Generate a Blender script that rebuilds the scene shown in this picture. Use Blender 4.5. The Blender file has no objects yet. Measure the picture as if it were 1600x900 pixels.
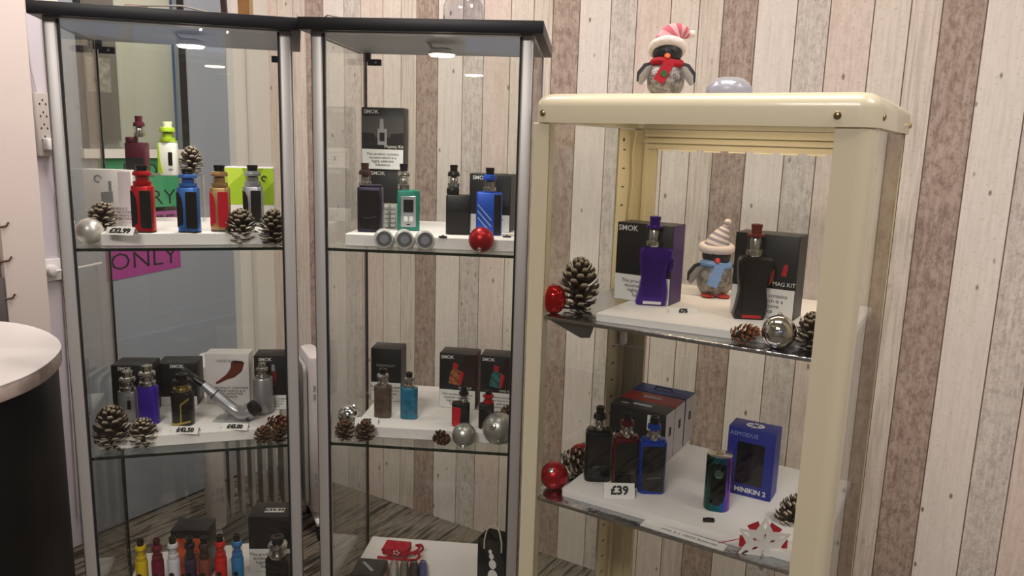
import bpy, bmesh, math, random
from mathutils import Vector, Matrix
random.seed(7)
SC = bpy.context.scene
COL = SC.collection

# ------------------------------------------------------------------ camera
FPX, PITCH, ROLL, WALLA = 1220.8, .18584, .029744, 1.02425
CAMH = 1.40
YAW = math.pi / 2 - WALLA                    # the view is turned this far left of the plank wall's normal
_r = Matrix.Rotation(YAW, 3, 'Z')
_cp, _sp, _c, _s = math.cos(PITCH), math.sin(PITCH), math.cos(ROLL), math.sin(ROLL)
FW = _r @ Vector((0, _cp, -_sp))
RI = _r @ Vector((_c, _s * _sp, _s * _cp))
UP = _r @ Vector((-_s, _c * _sp, _c * _cp))
CAM = Vector((0, 0, CAMH))
cd = bpy.data.cameras.new('camera'); cam = bpy.data.objects.new('camera', cd); COL.objects.link(cam)
cam.matrix_world = Matrix(((RI.x, UP.x, -FW.x, CAM.x), (RI.y, UP.y, -FW.y, CAM.y), (RI.z, UP.z, -FW.z, CAM.z), (0, 0, 0, 1)))
cd.sensor_width = 36; cd.lens = FPX / 1600 * 36; cd.clip_start = .02
SC.camera = cam
# ------------------------------------------------------------------ world, lights, exposure
w = bpy.data.worlds.new('world'); SC.world = w; w.use_nodes = True
w.node_tree.nodes['Background'].inputs[0].default_value = (.42, .60, 1, 1)
w.node_tree.nodes['Background'].inputs[1].default_value = 1.3
def area(name, loc, sx, sy, power, col, target=None):
    l = bpy.data.lights.new(name, 'AREA'); l.shape = 'RECTANGLE'; l.size = sx; l.size_y = sy; l.energy = power; l.color = col
    o = bpy.data.objects.new(name, l); COL.objects.link(o); o.location = loc
    if target is not None: o.rotation_euler = (Vector(target) - Vector(loc)).to_track_quat('-Z', 'Y').to_euler()
    return o
LAMPC = (1, .915, .85)
area('overhead_area_light', (-1.75, 1.3, 2.56), .9, .5, 21.5, LAMPC)
area('overhead_area_light', (-.45, 1.1, 2.56), .9, .5, 12, LAMPC)
area('overhead_area_light', (.95, 1.15, 2.56), .9, .5, 17.5, LAMPC)
area('overhead_area_light', (-.2, -.9, 2.56), .9, .6, 44, LAMPC)  # fill light added behind the camera, lifts the faces turned to the viewer
SC.view_settings.view_transform = 'Standard'; SC.view_settings.look = 'None'
SC.view_settings.exposure = 0.12; SC.view_settings.gamma = 1; SC.view_settings.use_curve_mapping = False
try:
    SC.cycles.transparent_max_bounces = 32; SC.cycles.max_bounces = 10
except Exception: pass

# ------------------------------------------------------------------ pixel <-> place
def ray(px, py): return FW + RI * ((px - 800) / FPX) - UP * ((py - 450) / FPX)
def at(px, py, z): d = ray(px, py); return CAM + d * ((z - CAMH) / d.z)
def aty(px, py, Y): d = ray(px, py); return CAM + d * (Y / d.y)
def atx(px, py, X): d = ray(px, py); return CAM + d * (X / d.x)
def proj(P):
    v = Vector(P) - CAM; z = v.dot(FW); return 800 + FPX * v.dot(RI) / z, 450 - FPX * v.dot(UP) / z, z
def dep(P): return (Vector(P) - CAM).dot(FW)
def hgt(P, ytop):
    lo, hi = 0, 1.0
    for _ in range(40):
        m = (lo + hi) / 2
        if proj(P + Vector((0, 0, m)))[1] > ytop: lo = m
        else: hi = m
    return lo

# ------------------------------------------------------------------ materials
def srgb(c):
    if isinstance(c, str): c = tuple(int(c[i:i + 2], 16) / 255 for i in (0, 2, 4))
    return tuple((x / 12.92 if x <= .04045 else ((x + .055) / 1.055) ** 2.4) for x in c) + (1,)
MC = {}
def pm(name, col, rough=.5, metal=0, bump=0, bscale=200, coat=0, emit=None, var=0, vscale=20, spec=.5):
    if name in MC: return MC[name]
    m = bpy.data.materials.new(name); m.use_nodes = True; nt = m.node_tree; b = nt.nodes['Principled BSDF']
    b.inputs['Base Color'].default_value = srgb(col); b.inputs['Roughness'].default_value = rough; b.inputs['Metallic'].default_value = metal
    b.inputs['Coat Weight'].default_value = coat; b.inputs['Specular IOR Level'].default_value = spec
    if emit: b.inputs['Emission Color'].default_value = srgb(emit[0]); b.inputs['Emission Strength'].default_value = emit[1]
    if bump or var:
        tc = nt.nodes.new('ShaderNodeTexCoord')
    if bump:
        n = nt.nodes.new('ShaderNodeTexNoise'); n.inputs['Scale'].default_value = bscale; n.inputs['Detail'].default_value = 3
        nt.links.new(tc.outputs['Object'], n.inputs['Vector'])
        bp = nt.nodes.new('ShaderNodeBump'); bp.inputs['Strength'].default_value = bump; bp.inputs['Distance'].default_value = .002
        nt.links.new(n.outputs['Fac'], bp.inputs['Height']); nt.links.new(bp.outputs['Normal'], b.inputs['Normal'])
    if var:
        n = nt.nodes.new('ShaderNodeTexNoise'); n.inputs['Scale'].default_value = vscale; n.inputs['Detail'].default_value = 4
        nt.links.new(tc.outputs['Object'], n.inputs['Vector'])
        mx = nt.nodes.new('ShaderNodeMix'); mx.data_type = 'RGBA'
        c = srgb(col); mx.inputs['A'].default_value = tuple(x * (1 - var) for x in c[:3]) + (1,); mx.inputs['B'].default_value = tuple(min(1, x * (1 + var)) for x in c[:3]) + (1,)
        rp = nt.nodes.new('ShaderNodeValToRGB'); rp.color_ramp.elements[0].position = .35; rp.color_ramp.elements[1].position = .65
        nt.links.new(n.outputs['Fac'], rp.inputs['Fac']); nt.links.new(rp.outputs['Color'], mx.inputs['Factor'])
        nt.links.new(mx.outputs['Result'], b.inputs['Base Color'])
    MC[name] = m; return m
def thin_glass(name, tint, refl=1.0, rough=.0):
    if name in MC: return MC[name]
    m = bpy.data.materials.new(name); m.use_nodes = True; nt = m.node_tree; nt.nodes.clear()
    o = nt.nodes.new('ShaderNodeOutputMaterial'); t = nt.nodes.new('ShaderNodeBsdfTransparent'); g = nt.nodes.new('ShaderNodeBsdfGlossy')
    t.inputs[0].default_value = tint + (1,); g.inputs['Roughness'].default_value = rough
    lw = nt.nodes.new('ShaderNodeLayerWeight'); lw.inputs['Blend'].default_value = .5     # Schlick, the same on both faces of a pane
    fr = nt.nodes.new('ShaderNodeMath'); fr.operation = 'POWER'; fr.inputs[1].default_value = 5; nt.links.new(lw.outputs['Facing'], fr.inputs[0])
    ml = nt.nodes.new('ShaderNodeMath'); ml.operation = 'MULTIPLY_ADD'; ml.inputs[1].default_value = .9 * refl; ml.inputs[2].default_value = .04 * refl
    mx = nt.nodes.new('ShaderNodeMixShader')
    nt.links.new(fr.outputs[0], ml.inputs[0]); nt.links.new(ml.outputs[0], mx.inputs[0]); nt.links.new(t.outputs[0], mx.inputs[1]); nt.links.new(g.outputs[0], mx.inputs[2])
    nt.links.new(mx.outputs[0], o.inputs[0]); MC[name] = m; return m
def plank_mat(name, base, dark, amt, specks, blot):
    """printed weathered board: streaks along the board, blotches and small dark specks"""
    m = bpy.data.materials.new(name); m.use_nodes = True; nt = m.node_tree; b = nt.nodes['Principled BSDF']; b.inputs['Roughness'].default_value = .75
    L = nt.links.new; N = nt.nodes.new
    g = N('ShaderNodeNewGeometry'); oi = N('ShaderNodeObjectInfo')
    off = N('ShaderNodeVectorMath'); off.operation = 'ADD'
    cx = N('ShaderNodeCombineXYZ'); ml = N('ShaderNodeMath'); ml.operation = 'MULTIPLY'; ml.inputs[1].default_value = 37; L(oi.outputs['Random'], ml.inputs[0]); L(ml.outputs[0], cx.inputs[2])
    L(g.outputs['Position'], off.inputs[0]); L(cx.outputs[0], off.inputs[1])
    def tex(sc, scale, detail, rough=.6):
        mp = N('ShaderNodeMapping'); mp.inputs['Scale'].default_value = sc; L(off.outputs[0], mp.inputs['Vector'])
        n = N('ShaderNodeTexNoise'); n.inputs['Scale'].default_value = scale; n.inputs['Detail'].default_value = detail; n.inputs['Roughness'].default_value = rough
        L(mp.outputs[0], n.inputs['Vector']); return n
    def ramp(src, a, bb):
        r = N('ShaderNodeMapRange'); r.inputs['From Min'].default_value = a; r.inputs['From Max'].default_value = bb; L(src, r.inputs['Value']); return r.outputs[0]
    st = tex((1, 1, .045), 130, 4); bl = tex((1, 1, .5), 55, 8, .85); fk = tex((1, 1, 1.4), 95, 3, .5); big = tex((1, 1, .3), 6, 3)
    def mix(fac, A, B, amount):
        mm = N('ShaderNodeMath'); mm.operation = 'MULTIPLY'; mm.inputs[1].default_value = amount; L(fac, mm.inputs[0])
        x = N('ShaderNodeMix'); x.data_type = 'RGBA'; L(mm.outputs[0], x.inputs['Factor'])
        if isinstance(A, tuple): x.inputs['A'].default_value = A
        else: L(A, x.inputs['A'])
        x.inputs['B'].default_value = B; return x.outputs['Result']
    c = mix(ramp(st.outputs['Fac'], .42, .75), srgb(base), srgb(dark), amt)
    c = mix(ramp(bl.outputs['Fac'], .46, .60), c, srgb(dark), blot)
    c = mix(ramp(big.outputs['Fac'], .45, .75), c, srgb(dark), blot * .45)
    c = mix(ramp(fk.outputs['Fac'], .60, .72), c, srgb(dark), .42)
    vo = N('ShaderNodeTexVoronoi'); mp = N('ShaderNodeMapping'); mp.inputs['Scale'].default_value = (22, 22, 11); L(off.outputs[0], mp.inputs['Vector']); L(mp.outputs[0], vo.inputs['Vector']); vo.inputs['Scale'].default_value = 1
    c = mix(ramp(vo.outputs['Distance'], .115, .06), c, srgb('6b5a4e'), specks)
    L(c, b.inputs['Base Color'])
    bp = N('ShaderNodeBump'); bp.inputs['Strength'].default_value = .12; bp.inputs['Distance'].default_value = .001; L(bl.outputs['Fac'], bp.inputs['Height']); L(bp.outputs[0], b.inputs['Normal'])
    MC[name] = m; return m

M_glass = thin_glass('cabinet_glass', (.975, .985, .975), .9)
M_shelfglass = thin_glass('shelf_glass', (.94, .965, .95), 1)
M_tank = thin_glass('tank_glass', (.9, .9, .9), 1.2)
M_acryl = thin_glass('clear_acrylic', (.95, .96, .97), 1.1)
M_alu = pm('aluminium_post', 'b4b2b0', .42, .4)
M_seal = pm('black_seal', '17171a', .6)
M_slab = pm('black_laminate', '131318', .42, spec=.4)
M_under = pm('grey_laminate', 'a3a6ae', .5)
M_chrome = pm('chrome', 'e6e6e6', .08, 1)
M_steel = pm('steel', 'c9c6c0', .25, 1)
M_black = pm('black_plastic', '0c0c0e', .35)
M_blackm = pm('black_matt', '121214', .6)
M_white = pm('white_plastic', 'eceaea', .45)
M_print = pm('white_print', 'e9e7e4', .6)
M_ink = pm('black_ink', '1a1a1c', .7)
M_greyink = pm('grey_ink', '8a8a8c', .7)
M_foam = pm('white_foam', 'efeae8', .85, bump=.35, bscale=220)
M_cream = pm('cream_enamel', 'd9d0b4', .3, coat=.3)
M_creamin = pm('cream_enamel_inner', 'd8cdac', .45)

# ------------------------------------------------------------------ mesh building
class MB:
    def __init__(s): s.v = []; s.f = []
    def add(s, V, Fc):
        o = len(s.v); s.v += [tuple(p) for p in V]; s.f += [tuple(i + o for i in q) for q in Fc]; return s
    def box(s, x0, x1, y0, y1, z0, z1):
        return s.add([(x, y, z) for z in (z0, z1) for x, y in ((x0, y0), (x1, y0), (x1, y1), (x0, y1))], [(3, 2, 1, 0), (4, 5, 6, 7), (0, 1, 5, 4), (1, 2, 6, 5), (2, 3, 7, 6), (3, 0, 4, 7)])
    def rings(s, R, cap0=True, cap1=True, loop=False):
        n = len(R[0]); V = [p for r in R for p in r]; Fc = []
        k = len(R)
        for i in range(k if loop else k - 1):
            a, b = i * n, ((i + 1) % k) * n
            for j in range(n): j2 = (j + 1) % n; Fc.append((a + j, a + j2, b + j2, b + j))
        if not loop:
            if cap0: Fc.append(tuple(reversed(range(n))))
            if cap1: Fc.append(tuple((k - 1) * n + j for j in range(n)))
        return s.add(V, Fc)
    def rbox(s, w, d, z0, z1, r=.002, b=.001, cx=0, cy=0, seg=3):
        r = min(r, w / 2 * .98, d / 2 * .98)
        def ring(i, z):
            rr = max(r - i, .0002); out = []
            for sx, sy, a0 in ((1, -1, -90), (1, 1, 0), (-1, 1, 90), (-1, -1, 180)):
                for k in range(seg + 1):
                    a = math.radians(a0 + 90 * k / seg)
                    out.append((cx + sx * (w / 2 - i - rr) + rr * math.cos(a), cy + sy * (d / 2 - i - rr) + rr * math.sin(a), z))
            return out
        return s.rings([ring(b, z0), ring(b * .3, z0 + b * .3), ring(0, z0 + b), ring(0, z1 - b), ring(b * .3, z1 - b * .3), ring(b, z1)])
    def ext(s, poly, y0, y1, b=0):
        """polygon in x,z pushed from y0 (front) to y1, edges eased by b"""
        cx = sum(p[0] for p in poly) / len(poly); cz = sum(p[1] for p in poly) / len(poly)
        R_ = max(max(abs(p[0] - cx) for p in poly), max(abs(p[1] - cz) for p in poly), 1e-5)
        k = 1 - b / R_
        def ring(y, q): return [(cx + (x - cx) * q, y, cz + (z - cz) * q) for x, z in poly]
        return s.rings([ring(y0, k), ring(y0 + b, 1), ring(y1 - b, 1), ring(y1, k)] if b else [ring(y0, 1), ring(y1, 1)])
    def lathe(s, prof, seg=20, cx=0, cy=0, cz=0, rib=0, nrib=8):
        R = []
        for r, z in prof:
            r = max(r, 1e-5)
            R.append([(cx + r * (1 + rib * math.cos(nrib * 2 * math.pi * j / seg)) * math.cos(2 * math.pi * j / seg), cy + r * (1 + rib * math.cos(nrib * 2 * math.pi * j / seg)) * math.sin(2 * math.pi * j / seg), cz + z) for j in range(seg)])
        return s.rings(R)
    def sphere(s, c, rx, ry=None, rz=None, seg=24, n=14):
        ry = ry or rx; rz = rz or rx; R = []
        for i in range(n + 1):
            t = math.pi * i / n; q = max(math.sin(t), 1e-4)
            R.append([(c[0] + rx * q * math.cos(2 * math.pi * j / seg), c[1] + ry * q * math.sin(2 * math.pi * j / seg), c[2] - rz * math.cos(t)) for j in range(seg)])
        return s.rings(R)
    def tube(s, path, rad, seg=8, flat=1.0):
        P = [Vector(p) for p in path]; n = len(P); R = []
        if not isinstance(rad, (list, tuple)): rad = [rad] * n
        prev = None
        for i in range(n):
            t = (P[min(i + 1, n - 1)] - P[max(i - 1, 0)]).normalized()
            a = prev - t * prev.dot(t) if prev else (Vector((0, 0, 1)).cross(t) if abs(t.z) < .95 else Vector((1, 0, 0)).cross(t))
            a.normalize(); prev = a; bb = t.cross(a)
            R.append([tuple(P[i] + a * (rad[i] * math.cos(2 * math.pi * j / seg)) + bb * (rad[i] * flat * math.sin(2 * math.pi * j / seg))) for j in range(seg)])
        return s.rings(R)
    def xf(s, M):
        s.v = [tuple(M @ Vector(p)) for p in s.v]; return s
    def mesh(s, name, mat, ang=38):
        me = bpy.data.meshes.new(name); me.from_pydata(s.v, [], s.f)
        bm = bmesh.new(); bm.from_mesh(me); bmesh.ops.recalc_face_normals(bm, faces=bm.faces[:]); bm.to_mesh(me); bm.free()
        if mat: me.materials.append(mat)
        if ang:
            me.polygons.foreach_set('use_smooth', [True] * len(me.polygons)); me.set_sharp_from_angle(angle=math.radians(ang))
        me.update(); return me
    def build(s, name, mat, parent=None, ang=38): return link(name, s.mesh(name, mat, ang), parent)
def link(name, me, parent=None, loc=(0, 0, 0), rot=(0, 0, 0)):
    o = bpy.data.objects.new(name, me); COL.objects.link(o); o.location = loc; o.rotation_euler = rot
    if parent: o.parent = parent
    return o
def tag(o, label, cat, group=None):
    o['label'] = label; o['category'] = cat
    if group: o['group'] = group
    return o
def thing(name, label, cat, loc=(0, 0, 0), rz=0, group=None):
    o = bpy.data.objects.new(name, None); COL.objects.link(o); o.location = loc; o.rotation_euler = (0, 0, rz); o.empty_display_size = .02
    return tag(o, label, cat, group)
def struct(o): o['kind'] = 'structure'; return o
TXT = {}
def text(s, size, mat, parent, loc, rot=(math.pi / 2, 0, 0), name='lettering', align='CENTER', ext=.0002, sx=1, shear=0, bold=0):
    key = (s, size, mat.name, align, ext, bold)
    if key not in TXT:
        cu = bpy.data.curves.new('t', 'FONT'); cu.body = s; cu.size = size; cu.align_x = align; cu.align_y = 'CENTER'; cu.extrude = ext; cu.resolution_u = 2; cu.space_line = .95; cu.offset = bold; cu.shear = shear
        ob = bpy.data.objects.new('t', cu); COL.objects.link(ob)
        dg = bpy.context.evaluated_depsgraph_get(); me = bpy.data.meshes.new_from_object(ob.evaluated_get(dg)); me.name = 'lettering'
        bpy.data.objects.remove(ob); bpy.data.curves.remove(cu); me.materials.clear(); me.materials.append(mat); TXT[key] = me
    o = link(name, TXT[key], parent, loc, rot); o.scale = (sx, 1, 1); return o
def rounded(poly, r, n=3):
    out = []; k = len(poly)
    for i in range(k):
        p = Vector(poly[i]); a = Vector(poly[i - 1]) - p; b = Vector(poly[(i + 1) % k]) - p
        q = min(r, a.length * .45, b.length * .45); A = p + a.normalized() * q; B = p + b.normalized() * q
        for j in range(n + 1):
            t = j / n; out.append(tuple(A * (1 - t) ** 2 + p * (2 * t * (1 - t)) + B * t * t))
    return out

# ================================================================== SETTING
WY, DX, CZ = 2.204, -2.515, 2.6
XR, YF = 2.2, -2.6
M_carpet0 = pm('carpet_base', '5c554e', .95)
floor = struct(MB().box(DX - .1, XR, YF, WY + .1, -.1, -.004).build('floor', M_carpet0))
def carpet_mat():
    m = bpy.data.materials.new('streaked_carpet'); m.use_nodes = True; nt = m.node_tree; b = nt.nodes['Principled BSDF']; b.inputs['Roughness'].default_value = .95; b.inputs['Specular IOR Level'].default_value = .1
    L = nt.links.new; N = nt.nodes.new
    g = N('ShaderNodeNewGeometry'); oi = N('ShaderNodeObjectInfo'); cx = N('ShaderNodeCombineXYZ'); ml = N('ShaderNodeMath'); ml.operation = 'MULTIPLY'; ml.inputs[1].default_value = 19; L(oi.outputs['Random'], ml.inputs[0]); L(ml.outputs[0], cx.inputs[0])
    ad = N('ShaderNodeVectorMath'); L(g.outputs['Position'], ad.inputs[0]); L(cx.outputs[0], ad.inputs[1])
    mp = N('ShaderNodeMapping'); mp.inputs['Scale'].default_value = (62, 5, 1); L(ad.outputs[0], mp.inputs['Vector'])
    n = N('ShaderNodeTexNoise'); n.inputs['Scale'].default_value = 1; n.inputs['Detail'].default_value = 3; L(mp.outputs[0], n.inputs['Vector'])
    r = N('ShaderNodeValToRGB'); e = r.color_ramp.elements
    e[0].position = .39; e[0].color = srgb('36322e'); e[1].position = .50; e[1].color = srgb('70675b'); k = e.new(.56); k.color = srgb('82796c'); k = e.new(.62); k.color = srgb('5a544c'); k = e.new(.72); k.color = srgb('8f8577')
    L(n.outputs['Fac'], r.inputs['Fac']); L(r.outputs['Color'], b.inputs['Base Color'])
    n2 = N('ShaderNodeTexNoise'); n2.inputs['Scale'].default_value = 400; L(g.outputs['Position'], n2.inputs['Vector']); bp = N('ShaderNodeBump'); bp.inputs['Strength'].default_value = .5; bp.inputs['Distance'].default_value = .003; L(n2.outputs['Fac'], bp.inputs['Height']); L(bp.outputs[0], b.inputs['Normal'])
    return m
M_cpt = carpet_mat(); CPM = {}
for i in range(13):
    x = DX + .125 + i * .25; y1 = WY
    first = (.34, 1.0, .67)[i % 3]
    while y1 > -.6:
        ln = first; first = 1.0
        if ln not in CPM: CPM[ln] = MB().rbox(.2485, ln - .0015, -.004, .0, .002, .001).mesh('carpet_plank', M_cpt)
        link('carpet_plank', CPM[ln], floor, (x, y1 - ln / 2, 0)); y1 -= ln
M_ceil = pm('ceiling_paint', 'c9c5bf', .9)
struct(MB().box(DX - .1, XR, YF, WY + .1, CZ, CZ + .1).build('ceiling', M_ceil))
M_joint = pm('wallpaper_joint', '85766b', .9)
wallA = struct(MB().box(DX - .1, XR, WY, WY + .1, 0, CZ).build('wall_back', M_joint))
PK = [plank_mat('board_brown', 'b9a69a', '7f695c', .5, .3, .85), plank_mat('board_white', 'e6ddd5', 'b3a496', .30, .9, .14),
      plank_mat('board_grey', 'dbd2ca', '94877e', .4, .6, .55), plank_mat('board_rose', 'e2d2c8', 'ad9384', .35, .8, .28),
      plank_mat('board_ivory', 'e1d7cb', 'a8988a', .35, .8, .2), plank_mat('board_lined', 'dcd1c5', '9f8f7f', .7, .3, .12)]
SEQ = [(0, .092), (.092, .195), (.195, .277), (.277, .38), (.38, .463), (.463, .531)]
PME = {}
def planks(parent, x0, x1, phase, place):
    k0 = int(math.floor((x0 - phase) / .531)) - 1
    for k in range(k0, k0 + 14):
        for i, (a, b) in enumerate(SEQ):
            l, r = phase + k * .531 + a, phase + k * .531 + b
            l, r = max(l, x0), min(r, x1)
            if r - l < .006: continue
            wd = round(r - l - .003, 4)
            if (i, wd) not in PME: PME[(i, wd)] = MB().box(-wd / 2, wd / 2, -.003, 0, 0, CZ).mesh('plank', PK[i], 0)
            place(PME[(i, wd)], (l + r) / 2)
planks(wallA, DX, XR, -1.2205, lambda me, x: link('plank', me, wallA, (x, WY, 0)))
# door wall (left), with door, frame and papers
M_lil = pm('lilac_white_paint', 'd6d0da', .6)
M_trim = pm('white_gloss_trim', 'e6e1da', .4)
M_door = pm('blue_grey_door', '9aa1ad', .5)
DY0, DY1 = 1.40, 2.035
wl = struct(MB().box(DX - .1, DX, YF, DY0 - .05, 0, CZ).box(DX - .1, DX, DY1 + .05, WY + .02, 0, CZ).box(DX - .1, DX, DY0 - .05, DY1 + .05, 2.08, CZ).build('wall_left', M_lil, None, 0))
d1 = bpy.data.objects.new('door_1', None); COL.objects.link(d1); d1.location = (DX, 0, 0); struct(d1)
wy0, wy1, wz0, wz1 = 1.475, 1.845, 1.335, 1.98
MB().box(-.06, -.02, DY0, wy0, .005, 2.03).box(-.06, -.02, wy1, DY1, .005, 2.03).box(-.06, -.02, wy0, wy1, .005, wz0).box(-.06, -.02, wy0, wy1, wz1, 2.03).build('door_leaf', M_door, d1, 0)
MB().box(-.042, -.038, wy0, wy1, wz0, wz1).build('pane', thin_glass('door_glass', (.95, .96, .94), 1.2), d1, 0)
MB().box(-.025, -.012, wy0 - .012, wy0 + .008, wz0, wz1).box(-.025, -.012, wy1 - .008, wy1 + .012, wz0, wz1).build('gasket', M_blackm, d1, 0)
MB().box(-.03, .0, wy0 - .02, wy1 + .03, wz0 - .03, wz0).build('window_ledge', M_trim, d1, 0)
tr = struct(MB().box(-.07, .018, DY0 - .05, DY0 - .004, 0, 2.08).box(-.07, .018, DY1 + .004, DY1 + .05, 0, 2.08).box(-.07, .018, DY0 - .05, DY1 + .05, 2.034, 2.08).build('trim_1', M_trim, None, 0)); tr.location.x = DX
tr2 = struct(MB().box(0, .012, DY1 + .051, DY1 + .064, 0, CZ).box(0, .03, DY1 + .076, WY - .004, 0, CZ).build('trim_2', M_trim, None, 0)); tr2.location.x = DX
struct(MB().box(DX - .9, DX - .85, 1.0, 2.6, 0, CZ).box(DX - .9, DX - .1, .95, 1.0, 0, CZ).box(DX - .9, DX - .1, 2.6, 2.65, 0, CZ).box(DX - .9, DX - .1, 1.0, 2.6, 2.2, 2.25).box(DX - .9, DX - .1, 1.0, 2.6, -.1, -.004).build('wall_door_backing', M_lil, None, 0))  # unseen box added behind the door to keep sky light out of its pane
bb = thing('roller_blind', 'grey-green woven blind hanging behind the door window', 'blind', (DX - .075, (wy0 + wy1) / 2, wz0 - .02))
MB().rbox(wy1 - wy0 + .0, .003, .02, .63, .001, .0005).xf(Matrix.Rotation(math.pi / 2, 4, 'Z')).build('blind_cloth', pm('blind_cloth', 'd0d1c6', .9, bump=.3, bscale=300), bb)
MB().lathe([(.015, -.19), (.015, .19)], 12).xf(Matrix.Translation((0, 0, .645)) @ Matrix.Rotation(math.pi / 2, 4, 'X')).build('blind_roller', M_white, bb)
ps = thing('poster', 'dark grey poster with a pale picture in the door window', 'poster', (DX - .052, 1.553, 1.36))
MB().box(-.002, 0, -.07, .065, 0, .60).build('poster_sheet', pm('poster_dark', '6b6560', .7), ps)
MB().box(0, .0008, -.04, .04, .16, .27).build('poster_picture', pm('poster_pic', '9b948c', .7, var=.35, vscale=40), ps)
# papers taped to the door
def paper(name, label, p0, p1, col, lines, skew=0, tsize=.05):
    A, B = atx(*p0, DX - .019), atx(*p1, DX - .019)
    wd, ht = B.y - A.y, A.z - B.z
    t = thing(name, label, 'paper sign', (DX - .0188, (A.y + B.y) / 2, B.z), math.pi / 2)
    MB().ext([(-wd / 2, 0), (wd / 2, skew), (wd / 2, ht), (-wd / 2, ht)], -.0006, 0).build('paper_sheet', pm(name + col, col, .8), t)
    for i, s in enumerate(lines):
        text(s, tsize, M_ink, t, (.0, -.0009, ht * (1 - (i + .5) / len(lines))), name='handwriting', bold=-.0006, sx=1.15)
paper('green_paper_sign', 'green paper sign with handwritten NO ENTRY on the door', (152, 246), (283, 328), '3fa06c', ['NO', 'ENTRY'], 0, .075)
paper('pink_paper_sign', 'magenta paper sign with handwritten STAFF ONLY on the door', (160, 329), (283, 424), 'a8418f', ['STAFF', 'ONLY'], .018, .085)
# partition with plank paper at the far left
PX = -2.2
e = atx(54, 270, PX)
pw = struct(MB().box(DX + .002, PX, YF + .01, e.y - .001, 0, CZ).build('wall_partition', M_joint))
pt = struct(MB().box(PX, PX + .018, e.y - .105, e.y, 0, CZ).build('trim_3', pm('blush_trim', 'e4d7d2', .5)))
planks(pw, .3, e.y - .11, .44, lambda me, y: link('plank', me, pw, (PX, y, 0), (0, 0, math.pi / 2)))
# the rest of the room, behind the camera
M_back = pm('shop_wall', '8c847d', .9)
GX0, GX1, GZ0, GZ1 = .35, 2.1, 1.93, 2.45
struct(MB().box(DX - .1, GX0, YF - .1, YF, 0, CZ).box(GX1, XR + .1, YF - .1, YF, 0, CZ).box(GX0, GX1, YF - .1, YF, 0, GZ0).box(GX0, GX1, YF - .1, YF, GZ1, CZ).build('wall_front', M_back, None, 0))
wn = bpy.data.objects.new('added_window_1', None); COL.objects.link(wn); struct(wn); wn.location = (GX0, YF, GZ0)  # unseen window added and placed for the blue reflection in the left cabinet
wf_ = MB()
for x in (0, (GX1 - GX0) / 2, GX1 - GX0 - .05): wf_.box(x, x + .05, -.07, -.03, 0, GZ1 - GZ0)
for z in (0, GZ1 - GZ0 - .05): wf_.box(0, GX1 - GX0, -.07, -.03, z, z + .05)
wf_.build('window_frame', M_trim, wn, 0); MB().box(0, GX1 - GX0, -.052, -.048, 0, GZ1 - GZ0).build('pane', M_glass, wn, 0)
fl_ = thing('fairy_lights', 'string of cold white fairy lights hanging in the added shop window, mirrored in the cabinet glass', 'fairy lights', (GX0 + .1, YF + .04, GZ1))
fp = [(.12 * i, .0, -.12 - .22 * abs(math.sin(i * 1.3))) for i in range(14)]
MB().tube(fp, .0015, 5).build('wire', pm('fairy_wire', '9aa09a', .5), fl_)
fb = MB().sphere((0, 0, 0), .009, seg=10, n=6).mesh('bulb', pm('fairy_bulb', 'ffffff', .3, emit=('e6eeff', 60)))
for p in fp: link('bulb', fb, fl_, p)
struct(MB().box(XR, XR + .1, YF, WY + .1, 0, CZ).build('wall_right', M_back))

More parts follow.
